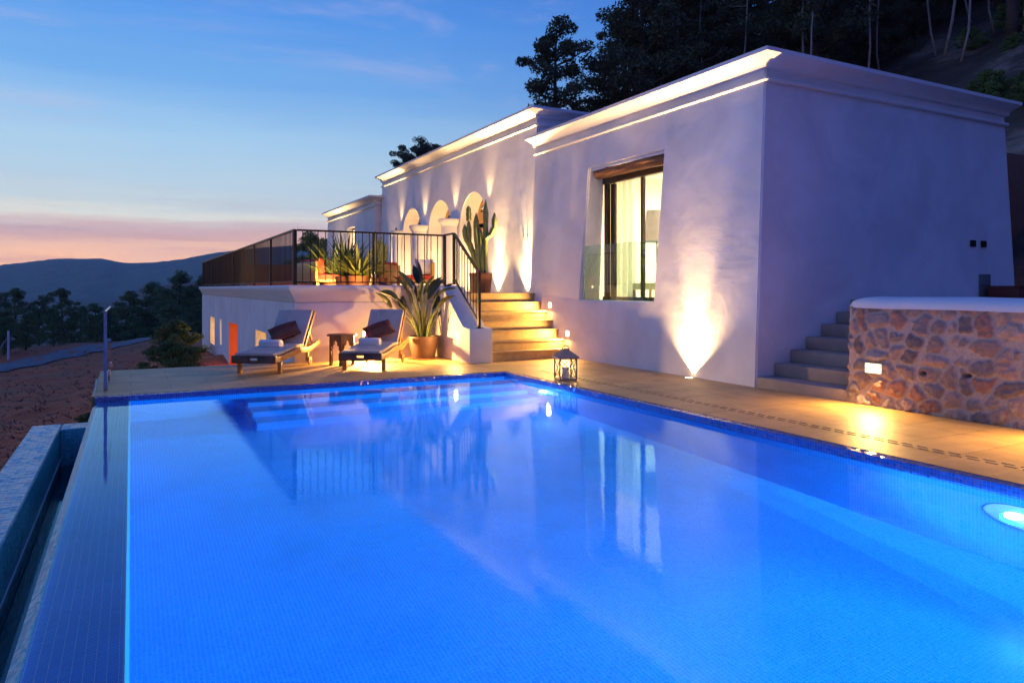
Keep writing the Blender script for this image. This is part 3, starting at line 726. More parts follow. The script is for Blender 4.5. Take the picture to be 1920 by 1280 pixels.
# ------------------------------------------------------------------ side stairs and stone wall (right)
ss = empty('side_staircase', (7.2, 5.9, 0)); tag(ss, 'narrow grey stone steps rising between the end wall and the stone wall', 'stairs')
nx = [6.95, 7.27, 7.56, 7.85, 8.15, 8.45, 8.75]
for i, x in enumerate(nx):
    z = .16*(i+1)-.03
    o = MB().box(x, x+1.4 if i < 6 else 13.0, 5.1, 6.495, -.05 if i == 0 else z-.16, z).build('step', 'side_step_stone', bevel=.012); o.parent = ss; o.matrix_parent_inverse = Matrix.Translation(-ss.location)
o = MB().box(7.3, 30, -6, 5.1, .5, .98).build('upper_ground', 'soil_upper'); tag(o, kind='structure')

sw = empty('stone_wall', (7.0, 3, 0)); tag(sw, 'low rubble stone wall with rounded white coping beside the side steps', 'wall')
def stone_wall_mesh():
    rnd = random.Random(11)
    y0, y1, z0, z1 = -1.2, 5.2, 0, 1.05
    stp = .014
    # jittered seeds, anisotropic
    seeds = []
    gy, gzz = .185, .165
    j = 0
    z = z0-.1
    while z < z1+.2:
        y = y0-.3+(j % 2)*gy/2
        while y < y1+.3:
            seeds.append((y+rnd.uniform(-.085, .085), z+rnd.uniform(-.075, .075), rnd.random(), rnd.random(), rnd.uniform(.68, 1.5))); y += gy*rnd.uniform(.85, 1.2)
        z += gzz; j += 1
    S_ = np.array(seeds)
    ny = int((y1-y0)/stp)+1; nz = int((z1-z0)/stp)+1
    # front face then wrap round the left return
    U = np.linspace(0, (y1-y0)+.9, int(((y1-y0)+.9)/stp)+1); V = np.linspace(z0, z1, nz)
    uu, vv = np.meshgrid(U, V)
    wy = y1-uu           # unfolded coordinate, beyond y1.. wraps
    # return (side) occupies u<.9
    yy = y1+.9-uu-.0
    nse = np.vectorize(lambda a, b: noise.noise(Vector((a*6, b*6, 0)))*.03)
    nse2 = np.vectorize(lambda a, b: noise.noise(Vector((a*6, b*6, 9)))*.03)
    sy_ = yy+nse(yy, vv); sz_ = vv+nse2(yy, vv)
    d1 = np.full(uu.shape, 9.); d2 = np.full(uu.shape, 9.); idx = np.zeros(uu.shape, int)
    seeds2 = S_.copy()
    extra = []
    z = z0-.1; 
    for k in range(60):
        extra.append((rnd.uniform(y1, y1+1.1), rnd.uniform(z0, z1), rnd.random(), rnd.random(), 1))
    S2 = S_
    if True:
        E2 = np.array(extra); S2 = np.vstack([S_, E2[::1]])
    for k, s in enumerate(S2):
        m_ = np.sqrt(((sy_-s[0])/s[4])**2+((sz_-s[1])*s[4]*1.05)**2)
        c = m_ < d1; d2 = np.where(c, d1, np.minimum(d2, m_)); idx = np.where(c, k, idx); d1 = np.where(c, m_, d1)
    e = d2-d1
    mask = np.clip((e-.030+.010*np.sin(yy*70+vv*50))/.012, 0, 1)
    dome = np.clip(e/.11, 0, 1)**.6
    fine = np.vectorize(lambda a, b: noise.noise(Vector((a*22, b*22, 4)))*.5+noise.noise(Vector((a*55, b*55, 4)))*.3)(yy, vv)
    relief = mask*(.016+.016*dome*(.3+1.1*S2[idx, 3])+.034*fine)+(1-mask)*.008*fine
    verts = []; cols = []
    pal = np.array([(.22, .16, .14), (.17, .145, .15), (.25, .17, .14), (.13, .11, .115), (.28, .21, .17), (.24, .13, .10), (.19, .17, .175)])
    mort = np.array((.45, .38, .34))
    holes_ = [(3.93, .42), (3.35, .45), (4.35, .40), (2.75, .50)]
    H, W = uu.shape
    for j in range(H):
        for i in range(W):
            u = uu[j, i]; z = vv[j, i]; r = relief[j, i]; xf = 6.97+.03*z
            hd = min(math.hypot((y1-(u-.9)-a_)*1.0, (z-b_)*1.5) for a_, b_ in holes_); hk = max(0, 1-hd/.035)**.5 if u > .9 else 0; r -= .06*hk
            if u <= .9: verts.append((xf+.9-u+.0, y1-.05*z*0+r-.0, z)) if u < .86 else verts.append((xf+.9-u-r*.5, y1+r*.5, z))
            else: verts.append((xf-r, y1-(u-.9), z))
            s = S2[idx[j, i]]; c = pal[int(s[2]*6.99)]*(1.15+.6*s[3])*(1+.35*fine[j, i]); mk = mask[j, i]
            c = c*mk+mort*(1-mk); c = c*(1-.85*hk); cols.append((max(c[0], .01), max(c[1], .01), max(c[2], .01), 1))  # drain holes darkened, their inner shade is put into the vertex colour
    faces = [(j*W+i, j*W+i+1, (j+1)*W+i+1, (j+1)*W+i) for j in range(H-1) for i in range(W-1)]
    me = bpy.data.meshes.new('masonry'); me.from_pydata(verts, [], faces)
    at = me.color_attributes.new('stone', 'FLOAT_COLOR', 'POINT'); at.data.foreach_set('color', np.array(cols, np.float32).ravel())
    me.polygons.foreach_set('use_smooth', [True]*len(me.polygons))
    return me
m, N = newmat('masonry')
at = N.n('ShaderNodeVertexColor', layer_name='stone'); tc = N.n('ShaderNodeTexCoord')
nz = N.n('ShaderNodeTexNoise', {'Vector': (tc, 'Object'), 'Scale': 45, 'Detail': 6, 'Roughness': .7})
bc = N.mix(1.0, at, N.ramp(nz, [(.3, (.72, .72, .72)), (.7, (1.2, 1.2, 1.2))]), 'MULTIPLY')
finish(m, N, bc, .8, nz, .6, .006)
me = stone_wall_mesh(); me.materials.append(MATS['masonry'])
o = bpy.data.objects.new('masonry', me); col.objects.link(o); o.parent = sw; o.matrix_parent_inverse = Matrix.Translation(-sw.location)
# rounded white coping
mb = MB(); yv = [5.27, 5.25, 5.2, 5.12, 5.0]+[4.8-.4*i for i in range(16)]
cs = [(math.cos(PI*k/14), math.sin(PI*k/14)) for k in range(15)]
for i, y in enumerate(yv):
    f = (0.02, .45, .72, .90, 1.0)[i] if i < 5 else 1
    for cx_, cz_ in cs:
        pw = lambda a, e: math.copysign(abs(a)**e, a)
        xx = 7.26-.30*pw(cx_, .75)*(.35+.65*f); zz = 1.035+.125*pw(cz_, .6)*f+.004*math.sin(y*5)
        mb.v.append((xx, y, zz))
mb.f = [(i*15+k, i*15+k+1, (i+1)*15+k+1, (i+1)*15+k) for i in range(len(yv)-1) for k in range(14)]
o = mb.build('coping', 'plaster_smooth', smooth='all'); o.parent = sw; o.matrix_parent_inverse = Matrix.Translation(-sw.location)

# things beyond the end wall
rw = empty('retaining_wall', (14.4, 8.2, 1)); tag(rw, 'tall reddish retaining wall in the shade past the end of the villa', 'wall')
MB().box(-1.2, 5, 0, .5, 1.0, 3.05).build('upper_wall', 'terracotta', rw, bevel=.02); MB().box(-1.0, 5, .15, .5, -1.2, .995).build('lower_wall', 'soil_upper', rw)
pl = empty('planter_box', (13.3, 6.15, 1.09)); tag(pl, 'low dark red wooden box behind the coping of the stone wall', 'planter')
MB().box(-1.4, 2.5, -.2, .25, 0, .17).build('box', 'red_wood', pl, bevel=.008); MB().box(-1.42, 2.52, -.22, .27, .171, .195).build('lid', 'red_wood', pl)

# ------------------------------------------------------------------ ground uplights
def uplight(x, y, z, label, e_spot=260, e_wide=55, dx=.085, cone=36, grp='ground uplights along the villa wall'):
    r = empty('uplight', (x-dx, y, z)); tag(r, label, 'light', grp)
    MB().lathe([(0, .001), (.055, .001), (.075, .006), (.08, .001)], 24).build('ring', 'steel', r, smooth=True)
    MB().lathe([(0, .004), (.05, .004)], 20).build('lens', 'lamp_glow', r)
    light('SPOT', 'uplight_beam', (0, 0, .03), e_spot, WARM2, .035, (.05, 0, 1), cone, 1, r)
    light('SPOT', 'uplight_cornice_fill', (.064, 0, .05), e_wide, WARM2, .012, (.0, 0, 1), 108, 1, r)  # second, wide spot added to brighten the cornice
    return r
uplight(6.95, 7.63, 0, 'recessed ground light glowing at the foot of the wall near its right corner', 1300, 2300)
uplight(7.055, 12.56, TZ, 'recessed light at the wall foot straight above the stone steps', 1500, 1500)
uplight(7.055, 13.85, TZ, 'recessed light on the terrace beside the tall cactus pot', 1500, 1200)
uplight(7.055, 21.0, TZ, 'recessed light at the far left foot of the arched wall', 800, 1300)
uplight(6.78, 16.32, TZ, 'recessed light at the foot of the right column between the arches', 220, 60, dx=.05)
uplight(6.78, 26.5, TZ, 'recessed light at the foot of the farthest villa block', 500, 1200)
# spots on the capitals
for y, z, lab in ((20.32, 2.97, 'small upward spotlight left of the first arch'), (18.40, 2.97, 'small upward spotlight on the left capital'),
                  (16.32, 2.97, 'small upward spotlight on the right capital'), (14.42, 3.02, 'small upward spotlight on the wall behind the cactus')):
    r = empty('spotlight', (6.93, y, z)); tag(r, lab, 'light', 'spotlights above the capitals')
    MB().tube([(0, 0, 0), (.03, 0, .06)], .03, 10).build('housing', 'vent_grey', r, smooth=True)
    MB().bar((.02, 0, .0), (.15, 0, -.0), .012).build('bracket', 'vent_grey', r)
    light('SPOT', 'spotlight_beam', (.045, 0, .09), 85, WARM2, .05, (.10, 0, 1), 56, 1, r)

# wall / step lamps
def wall_lamp(name, loc, size, normal, label, e, cat='light', grp=None, glow='lamp_glow'):
    r = empty(name, loc); tag(r, label, cat, grp); nx_, ny_ = normal; wx, hz = size
    if nx_:
        MB().box(-.004 if nx_ < 0 else 0, 0 if nx_ < 0 else .004, -wx/2-.012, wx/2+.012, -hz/2-.012, hz/2+.012).build('frame', 'white_paint', r)
        MB().box(-.010, -.005, -wx/2, wx/2, -hz/2, hz/2).build('lens', glow, r)
    else:
        MB().box(-wx/2-.012, wx/2+.012, -.004, 0, -hz/2-.012, hz/2+.012).build('frame', 'white_paint', r)
        MB().box(-wx/2, wx/2, -.010, -.005, -hz/2, hz/2).build('lens', glow, r)
    light('AREA', 'wall_lamp_light', (nx_*.03, ny_*.03, .0), e, WARM, wx, (nx_*1.0, ny_*1.0, -.25), parent=r, sy=.04)
    return r
wall_lamp('step_lamp', (FX(.93)-.001, 11.57, .93), (.09, .09), (-1, 0), 'upper small square step light on the wall beside the stairs', 50, grp='step lights')
wall_lamp('step_lamp', (FX(.43)-.001, 10.92, .43), (.09, .09), (-1, 0), 'lower small square step light on the wall beside the stairs', 50, grp='step lights')
wall_lamp('step_lamp', (4.919, 11.2, .45), (.085, .085), (-1, 0), 'small square light in the side of the stair parapet behind the big pot', 34, grp='step lights')
wall_lamp('wall_lamp', (3.70, TY-.001, .45), (.25, .085), (0, -1), 'long recessed wall light between the two sun loungers', 270, grp='recessed wall lights')
wall_lamp('wall_lamp', (6.945, 4.88, .40), (.17, .085), (-1, 0), 'recessed rectangular light glowing in the rubble stone wall', 42, grp='recessed wall lights')
wall_lamp('wall_lamp', (6.945, 2.75, .40), (.17, .085), (-1, 0), 'second recessed light farther along the rubble stone wall', 85, grp='recessed wall lights')

# ------------------------------------------------------------------ sun loungers
def lounger(loc, rz, label):
    r = empty('sun_lounger', loc, rz); tag(r, label, 'sun lounger', 'teak loungers by the pool')
    L_, W_ = 1.80, .62
    def rz_(x): return .215+.06*sstep(.15, 1.0, x)-.015*sstep(1.0, 1.3, x)+.085*sstep(1.3, 1.8, x)
    for s in (-1, 1):
        mb = MB(); n = 18; vs = []; t = .035
        for i in range(n+1):
            x = L_*i/n; z = rz_(x); hgt = .085 if x < 1.6 else .075
            for dy, dz in ((-t/2, -hgt/2), (t/2, -hgt/2), (t/2, hgt/2), (-t/2, hgt/2)): vs.append((x, s*(W_/2)+dy, z+dz))
        fs = [(i*4+k, i*4+(k+1) % 4, (i+1)*4+(k+1) % 4, (i+1)*4+k) for i in range(n) for k in range(4)]+[(3, 2, 1, 0), (n*4, n*4+1, n*4+2, n*4+3)]
        mb.add(vs, fs).build('side_rail', 'teak', r, bevel=.006)
        MB().bar((.2, s*(W_/2-.005), 0), (.2, s*(W_/2-.005), .18), .055, .06).build('leg', 'teak', r, bevel=.006)
        MB().bar((1.38, s*(W_/2-.045), .06), (1.40, s*(W_/2-.045), .24), .04, .06).build('leg', 'teak', r, bevel=.005)
        wh = MB().lathe([(0, -.018), (.05, -.018), (.068, -.012), (.070, 0), (.068, .012), (.05, .018), (0, .018)], 22).build('wheel', 'teak', r, smooth=True)
        wh.rotation_euler = (PI/2, 0, 0); wh.location = (1.38, s*(W_/2+.0), .072)
        MB().lathe([(0, -.024), (.016, -.024), (.016, .024), (0, .024)], 10).build('hub', 'steel', wh)
    mb = MB().box(-.018, .018, -W_/2-.02, -.06, .165, .275).box(-.018, .018, .06, W_/2+.02, .165, .275).box(-.018, .018, -.06, .06, .165, .205).box(-.018, .018, -.06, .06, .238, .275)
    mb.build('foot_board', 'teak_dark', r, bevel=.006)
    mb = MB()
    for i in range(11): x = .10+i*.10; mb.box(x, x+.07, -W_/2+.02, W_/2-.02, rz_(x)+.028, rz_(x)+.044)
    mb.build('slats', 'teak', r)
    # mattress seat
    mb = MB(); n = 20; vs = []
    for i in range(n+1):
        x = .01+1.16*i/n; z = rz_(x)+.048
        for dy, dz in ((-.285, 0), (.285, 0), (.295, .02), (.285, .045), (-.285, .045), (-.295, .02)): vs.append((x, dy, z+dz))
    fs = [(i*6+k, i*6+(k+1) % 6, (i+1)*6+(k+1) % 6, (i+1)*6+k) for i in range(n) for k in range(6)]+[tuple(range(5, -1, -1)), tuple(range(n*6, n*6+6))]
    mb.add(vs, fs).build('mattress', 'cushion_grey', r, smooth=True)
    # backrest
    B0 = Vector((1.16, 0, .315)); ang = R(51); D = Vector((math.cos(ang), 0, math.sin(ang))); U = Vector((-math.sin(ang), 0, math.cos(ang)))
    Mx = Matrix.Translation(B0) @ Matrix(((D.x, 0, U.x, 0), (0, 1, 0, 0), (D.z, 0, U.z, 0), (0, 0, 0, 1)))
    mb = MB().box(0, .70, -.285, .285, .0, .055, Mx); cu = mb.build('back_cushion', 'cushion_grey', r, bevel=.014)
    MB().box(.50, .62, .12, .15, .056, .060, Mx).build('strap', 'curtain', cu)
    fr = MB()
    for s in (-1, 1): fr.box(-.05, .72, s*.29-.018, s*.29+.018, -.05, -.004, Mx)
    fr.box(.66, .71, -.27, .27, -.045, -.006, Mx); fr.box(.0, .05, -.27, .27, -.045, -.006, Mx)
    fr.build('backrest_frame', 'teak', r, bevel=.004)
    pr = MB()
    for s in (-1, 1): pr.bar(B0+D*.45-U*.03+Vector((0, s*.235, 0)), (1.70, s*.235, .30), .03, .03)
    pr.bar((1.70, -.28, .30), (1.70, .28, .30), .025); pr.build('prop', 'teak', r)
    return r, Mx
HD = R(57)
def place(right_leg):
    d = Vector((math.cos(HD), math.sin(HD))); n = Vector((-d.y, d.x))
    return Vector(right_leg)-d*.2+n*.305
def cushion(nm, loc, M3, sx, sy, t, mat, label, cat='cushion'):
    mb = MB(); n = 10; vs = []
    for s in (1, -1):
        for j in range(n+1):
            for i in range(n+1):
                a, b = 2*i/n-1, 2*j/n-1
                bulge = (max(0, 1-a*a)*max(0, 1-b*b))**.45
                pin = 1-.10*(abs(a)*abs(b))*0-.06*(1-abs(b))*abs(a)**6-.06*(1-abs(a))*abs(b)**6
                vs.append((a*sx*pin, b*sy*pin, s*(t*bulge+.002)))
    m = (n+1)**2; fs = []
    for k in (0, 1):
        for j in range(n):
            for i in range(n):
                q = (k*m+j*(n+1)+i, k*m+j*(n+1)+i+1, k*m+(j+1)*(n+1)+i+1, k*m+(j+1)*(n+1)+i); fs.append(q)
    mb.add(vs, fs); o = mb.build(nm, mat, smooth='all'); o.matrix_world = M3; tag(o, label, cat); return o
m, N = newmat('patterned_fabric')
tc = N.n('ShaderNodeTexCoord'); sp = N.n('ShaderNodeSeparateXYZ', {0: (tc, 'Object')})
wv = N.n('ShaderNodeTexWave', {'Vector': (tc, 'Object'), 'Scale': 14, 'Distortion': 1.5, 'Detail': 2, 'Detail Scale': 3}, bands_direction='X')
wv2 = N.n('ShaderNodeTexWave', {'Vector': (tc, 'Object'), 'Scale': 22, 'Distortion': 2, 'Detail': 2}, bands_direction='Y')
mm = N.math('MULTIPLY', wv, wv2)
st1 = N.math('LESS_THAN', (sp, 0), -.02)
cc = N.ramp(mm, [(.2, (.10, .02, .012)), (.55, (.20, .06, .03)), (.8, (.42, .26, .15))])
finish(m, N, N.mix(st1, (.13, .022, .015), cc), .9)
def dress(r, Mx, a, b, towel_mat):
    rw_ = r.matrix_basis.copy()
    M3 = rw_ @ Mx @ Matrix.Translation((.20, .04, .13)) @ Matrix.Rotation(R(14), 4, 'Y') @ Matrix.Rotation(R(32), 4, 'Z')
    cushion('cushion', None, M3, .19, .23, .07, 'patterned_fabric', a)
    tw = empty('rolled_towel', (0, 0, 0)); tag(tw, b, 'towel', 'rolled towels on the loungers')
    tw.matrix_world = rw_ @ Matrix.Translation((.72, .06, .388)) @ Matrix.Rotation(R(84), 4, 'Z')
    pts = []; mb = MB(); n = 56; vs = []
    for i in range(n+1):
        t = i/n; ra = .012+.058*t; an = t*5.2*2*PI; vs.append((ra*math.sin(an), ra*math.cos(an)))
    q = [(-.17, y, z) for y, z in vs]+[(.17, y, z) for y, z in vs]
    mb.add(q, [(i, i+1, n+2+i, n+1+i) for i in range(n)])
    mb.lathe([(0, 0)], 3)
    o = MB(); o.v = q; o.f = [(i, i+1, n+2+i, n+1+i) for i in range(n)]
    ob = o.build('towel_roll', 'towel_white', tw, smooth='all'); md = ob.modifiers.new('s', 'SOLIDIFY'); md.thickness = .008
    MB().box(-.16, .16, -.09, .02, -.075, -.064).build('towel_flap', 'towel_white', tw, bevel=.003)
p = place((1.93, 10.84)); r1, M1 = lounger((p.x, p.y, 0), HD, 'left teak sun lounger with grey mattress, nearer the open end of the deck')
dress(r1, M1, 'dark red patterned cushion propped on the left lounger', 'white rolled towel lying on the left lounger', 'towel_white')
p = place((3.40, 10.52)); r2, M2 = lounger((p.x, p.y, 0), HD, 'right teak sun lounger with grey mattress, beside the big potted plant')
dress(r2, M2, 'dark red patterned cushion propped on the right lounger', 'white rolled towel lying on the right lounger', 'towel_white')

# hexagonal side table
tb_ = empty('side_table', (3.05, 11.62, 0), R(12)); tag(tb_, 'small dark carved hexagonal wooden table between the two loungers', 'side table')
hexp = lambda r_, k: (r_*math.cos(PI/3*k), r_*math.sin(PI/3*k))
mb = MB(); mb.prism([hexp(.27, k) for k in range(6)], .475, .50, lambda u, v, t: (u, v, t)); mb.build('table_top', 'teak_dark', tb_, bevel=.005)
for k in range(6):
    a = Vector(hexp(.225, k)).to_3d(); b = Vector(hexp(.225, k+1)).to_3d(); W2 = (b-a).length
    out = [(0, 0), (.18*W2, 0), (.18*W2, .18), (.14*W2, .24), (.22*W2, .26), (.20*W2, .31), (.34*W2, .32), (.36*W2, .37), (.5*W2, .41), (.64*W2, .37), (.66*W2, .32), (.80*W2, .31), (.78*W2, .26), (.86*W2, .24), (.82*W2, .18), (.82*W2, 0), (W2, 0), (W2, .474), (0, .474)]
    d = (b-a).normalized(); nrm = Vector((d.y, -d.x, 0))
    mb = MB(); n = len(out); tri = tessellate_polygon([[Vector((u, v, 0)) for u, v in out]])
    for s in (0, 1): mb.add([a+d*u+Vector((0, 0, v))-nrm*.018*s for u, v in out], [tuple(t) for t in tri])
    mb.f += [(i, (i+1) % n, n+(i+1) % n, n+i) for i in range(n)]
    mb.build('leg_panel', 'teak_dark', tb_)

# ------------------------------------------------------------------ plants
def blade(mb, p0, d0, length, width, droop, seg=8, fold=.35, base=.15, twist=0):
    p = Vector(p0); d = Vector(d0).normalized(); vs = []; side0 = None
    for i in range(seg+1):
        t = i/seg
        sd = d.cross(Vector((0, 0, 1)))
        if sd.length < .05: sd = Vector((1, 0, 0))
        sd.normalize(); sd = Matrix.Rotation(twist, 3, d) @ sd; upv = sd.cross(d)
        w_ = width*(base+(1-base)*math.sin(PI*min(1, t*.93+.10))**.8) if t < .99 else .002
        vs += [p-sd*w_/2+upv*w_*fold*.5, p, p+sd*w_/2+upv*w_*fold*.5]
        p = p+d*length/seg; d = (d+Vector((0, 0, -droop/seg))).normalized()
    fs = []
    for i in range(seg): a = i*3; fs += [(a, a+1, a+4, a+3), (a+1, a+2, a+5, a+4)]
    mb.add(vs, fs)
def strelitzia(loc):
    r = empty('potted_plant', loc); tag(r, 'bird of paradise plant with dark paddle leaves in a brown pot by the parapet', 'plant')
    MB().lathe([(0, 0), (.19, 0), (.20, .02), (.262, .33), (.27, .40), (.262, .405), (.245, .40), (.24, .35), (0, .35)], 32).build('pot', 'pot_brown', r, smooth=True)
    MB().lathe([(.0, .0), (.27, .0), (.28, .02), (.262, .025), (.21, .012), (0, .012)], 32).build('saucer', 'terracotta', r, smooth=True)
    rnd = random.Random(5); stems = MB(); lv = MB()
    tips = [(738, 556, 697, 551), (752, 548, 712, 531), (762, 578, 737, 544), (775, 547, 746, 518), (785, 542, 762, 509), (792, 532, 781, 497), (797, 545, 791, 488), (800, 560, 808, 520),
            (806, 552, 826, 517), (815, 562, 848, 522), (822, 562, 858, 531), (830, 554, 866, 541), (833, 577, 866, 554), (829, 592, 860, 567), (766, 582, 751, 546), (788, 556, 772, 520), (812, 550, 838, 520), (746, 577, 720, 549),
            (794, 566, 799, 531), (780, 570, 766, 536), (818, 580, 842, 552), (758, 560, 728, 547)]
    cr_, sr_ = math.cos(-YAW), math.sin(-YAW); W_ = lambda x, y, z: Vector((x*cr_-y*sr_, x*sr_+y*cr_, z))
    for bu, bv, tu_, tv in tips:
        dy = rnd.uniform(-.32, .30); bx, bz, tx, tz = (bu-803)/105.5, 1.25-(bv-540)/105.5, (tu_-803)/105.5, 1.25-(tv-540)/105.5
        b0 = W_(bx*.12+rnd.uniform(-.05, .05), dy*.15, .34); lb = W_(bx, dy, bz); tp_ = W_(tx, dy*1.35, tz)
        m1 = W_(bx*.34, dy*.35, .34+(bz-.34)*.42); m2 = W_(bx*.68, dy*.7, .34+(bz-.34)*.76)
        stems.tube([b0, m1, m2, lb, lb.lerp(tp_, .3)], [.013, .012, .010, .008, .005], 6)
        d = (tp_-lb); ln_ = d.length; d.normalize(); blade(lv, lb, d+Vector((0, 0, .16)), ln_*1.04, .115+.03*rnd.random(), .36, 10, .8, base=.06, twist=rnd.uniform(-1.1, 1.1))
    for k in range(14):
        x_, y_ = rnd.uniform(-.12, .12), rnd.uniform(-.12, .12); stems.tube([W_(x_*.7, y_*.7, .34), W_(x_*1.4, y_*1.4, .62), W_(x_*2.2, y_*2.0, .62+rnd.uniform(.12, .35))], [.012, .011, .004], 6)
    stems.build('stems', 'stem_green', r, smooth=True); lv.build('leaves', 'leaf_green', r, smooth='all', fix=False)
    return r
strelitzia((4.58, 11.92, 0))
def cactus_arm(mb, pts, rad, ribs=5):
    n = ribs*4; P = [Vector(p) for p in pts]; m_ = len(P); vs = []
    for i, p in enumerate(P):
        d = (P[min(i+1, m_-1)]-P[max(i-1, 0)]).normalized(); a = d.cross(Vector((0, 1, .01))).normalized(); b = d.cross(a)
        k0 = math.sqrt(max(0.0, 1-max(0, (i-(m_-3)))/2.05)) if i > m_-3 else 1
        if i == 0: k0 = .75
        k0 *= 1+.10*math.sin(i*2.1)
        for k in range(n):
            t = 2*PI*k/n; rr = rad*k0*(.70+.30*abs(math.cos(ribs*t/2))**.8); vs.append(p+(a*math.cos(t)+b*math.sin(t))*rr)
    fs = [(i*n+k, i*n+(k+1) % n, (i+1)*n+(k+1) % n, (i+1)*n+k) for i in range(m_-1) for k in range(n)]+[tuple(range((m_-1)*n, m_*n))]
    mb.add(vs, fs)
def cactus(loc, arms, scale, label, rad=.056, pot=(.24, .40)):
    r = empty('potted_cactus', loc); tag(r, label, 'cactus')
    pr, ph = pot
    MB().lathe([(0, 0), (pr*.80, 0), (pr*.82, .02), (pr*.97, ph*.86), (pr*1.0, ph*.9), (pr*1.0, ph), (pr*.90, ph), (pr*.88, ph*.88), (0, ph*.88)], 32).build('pot', 'terracotta', r, smooth=True)
    for arm in arms:
        # arm: list of (x, z) in view plane; densify
        pts = []; 
        for (x0, z0), (x1, z1) in zip(arm, arm[1:]):
            for k in range(4): t = k/4; pts.append((x0+(x1-x0)*t, z0+(z1-z0)*t))
        pts.append(arm[-1]); e = pts[-1]; pts[-1:] = [e]
        cr_, sr_ = math.cos(-YAW), math.sin(-YAW); off = random.Random(str(arm)).uniform(-.06, .06)
        P3 = [(x*cr_-off*sr_*min(1, abs(x)*8), x*sr_+off*cr_*min(1, abs(x)*8), ph*.86+z) for x, z in pts]
        mb = MB(); cactus_arm(mb, [tuple(c) for c in P3], rad*scale); mb.build('stem', 'cactus_green', r, smooth='all')
    return r
A = [[(.09, 0), (.09, .5), (.10, 1.0), (.10, 1.55)], [(-.04, 0), (-.06, .45), (-.10, .9), (-.09, 1.28)], [(.0, .05), (-.14, .38), (-.24, .7), (-.25, 1.18)], [(-.05, .35), (-.20, .55), (-.32, .8), (-.33, 1.05)],
     [(.09, .75), (.20, .83), (.27, .98), (.28, 1.28)], [(-.02, .4), (-.01, .7), (-.03, 1.0)], [(-.24, 1.1), (-.245, 1.25), (-.25, 1.42)], [(.04, .0), (.03, .3), (.03, .62)]]
cactus((6.28, 13.12, TZ), A, 1.0, 'tall many armed cactus in a terracotta pot at the top of the steps')
A2 = [[(0, 0), (0, .5), (-.01, 1.0)], [(0, .3), (-.14, .45), (-.15, .85)], [(0, .35), (.16, .5), (.18, .95)], [(-.02, .2), (-.08, .5), (-.09, 1.25)], [(.03, .3), (.08, .5), (.07, 1.1)]]
cactus((5.55, 17.6, TZ), A2, 1.1, 'slim cactus in a pot standing behind the terrace plants', pot=(.22, .35))

def spiky(loc, n, ln, wd, label, seed, mat='leaf_fresh', name='potted_plant', up=.75, droop=.8, h0=.35, pot=True, cat='plant', grp=None, stem=0):
    r = empty(name, loc); tag(r, label, cat, grp); rnd = random.Random(seed); mb = MB()
    if pot: MB().lathe([(0, 0), (.16, 0), (.22, .3), (.23, .35), (.20, .35), (.19, .31), (0, .31)], 24).build('pot', 'terracotta', r, smooth=True)
    if stem: MB().tube([(0, 0, 0), (.02, 0, stem)], [.05, .04], 8).build('trunk', 'bark', r)
    for i in range(n):
        a = rnd.uniform(0, 2*PI); e = rnd.uniform(.15, 1)
        d = Vector((math.cos(a)*(1-e*up), math.sin(a)*(1-e*up), .35+e)); blade(mb, (.03*math.cos(a), .03*math.sin(a), h0+stem), d, ln*rnd.uniform(.65, 1.1), wd*rnd.uniform(.7, 1.2), droop*rnd.uniform(.5, 1.3), 7, .5)
    mb.build('leaves', mat, r, smooth='all', fix=False); return r
def at(u, dp, z):
    a = (u-960)/F_PX; return (dp*(math.sin(YAW)+math.cos(YAW)*a), dp*(math.cos(YAW)-math.sin(YAW)*a), z)
spiky(at(648, 15.5, TZ), 60, 1.05, .05, 'large arching green yucca behind the front rail of the terrace', 1, h0=.3)
spiky(at(622, 17.0, TZ), 46, 1.15, .05, 'darker yucca to the left of the large one on the terrace', 2, 'leaf_fresh', h0=.3)
spiky(at(672, 15.0, TZ), 55, .80, .045, 'bright lime green spiky plant on the terrace', 3, 'leaf_yellow', h0=.3, up=.6)
spiky(at(690, 17.8, TZ), 46, .75, .05, 'low yellow green plant beside the slim cactus', 4, 'leaf_yellow', h0=.3)
spiky(at(600, 19.0, TZ), 40, .9, .05, 'small palm leaved plant near the terrace corner post', 6, 'leaf_green', h0=.3)
spiky(at(437, 23.0, TZ), 60, .45, .05, 'small bushy plant far along the terrace rail', 8, 'leaf_fresh', h0=.2)
# terrace furniture
def bench(loc, rz, L_, mat, label, backs=True):
    r = empty('garden_sofa', loc, rz); tag(r, label, 'sofa', 'terrace sofas with red cushions')
    MB().box(-L_/2, L_/2, -.35, .35, .22, .30).box(-L_/2, L_/2, .28, .36, .30, .72).build('frame', 'teak', r, bevel=.01)
    MB().box(-L_/2+.03, L_/2-.03, -.33, .27, .301, .42).build('seat_cushion', mat, r, bevel=.03)
    if backs:
        n = int(L_/.6)
        for i in range(n):
            x = -L_/2+.05+i*(L_-.1)/n; MB().box(x, x+(L_-.1)/n-.02, .14, .275, .42, .80).build('back_cushion', mat, r, bevel=.04)
    for a in (-1, 1):
        for b in (-.3, .3): MB().bar((a*(L_/2-.05), b, 0), (a*(L_/2-.05), b, .22), .06).build('leg', 'teak', r)
    return r
p_ = at(600, 17.6, TZ); bench(p_, R(90), 2.2, 'red_fabric', 'red cushioned sofa along the left terrace rail')
p_ = at(690, 19.5, TZ); bench(p_, R(180), 1.6, 'red_fabric', 'red cushioned sofa in front of the far villa wall')
sf = bench(at(778, 18.2, TZ), R(-100), 1.5, 'red_fabric', 'teak daybed with red cushion in front of the arches', False)
o = cushion('cushion', None, Matrix.Translation(Vector(at(792, 17.9, TZ+.60))) @ Matrix.Rotation(R(70), 4, 'X') @ Matrix.Rotation(R(20), 4, 'Y'), .22, .22, .07, 'blue_fabric', 'blue cushion leaning on the teak daybed')
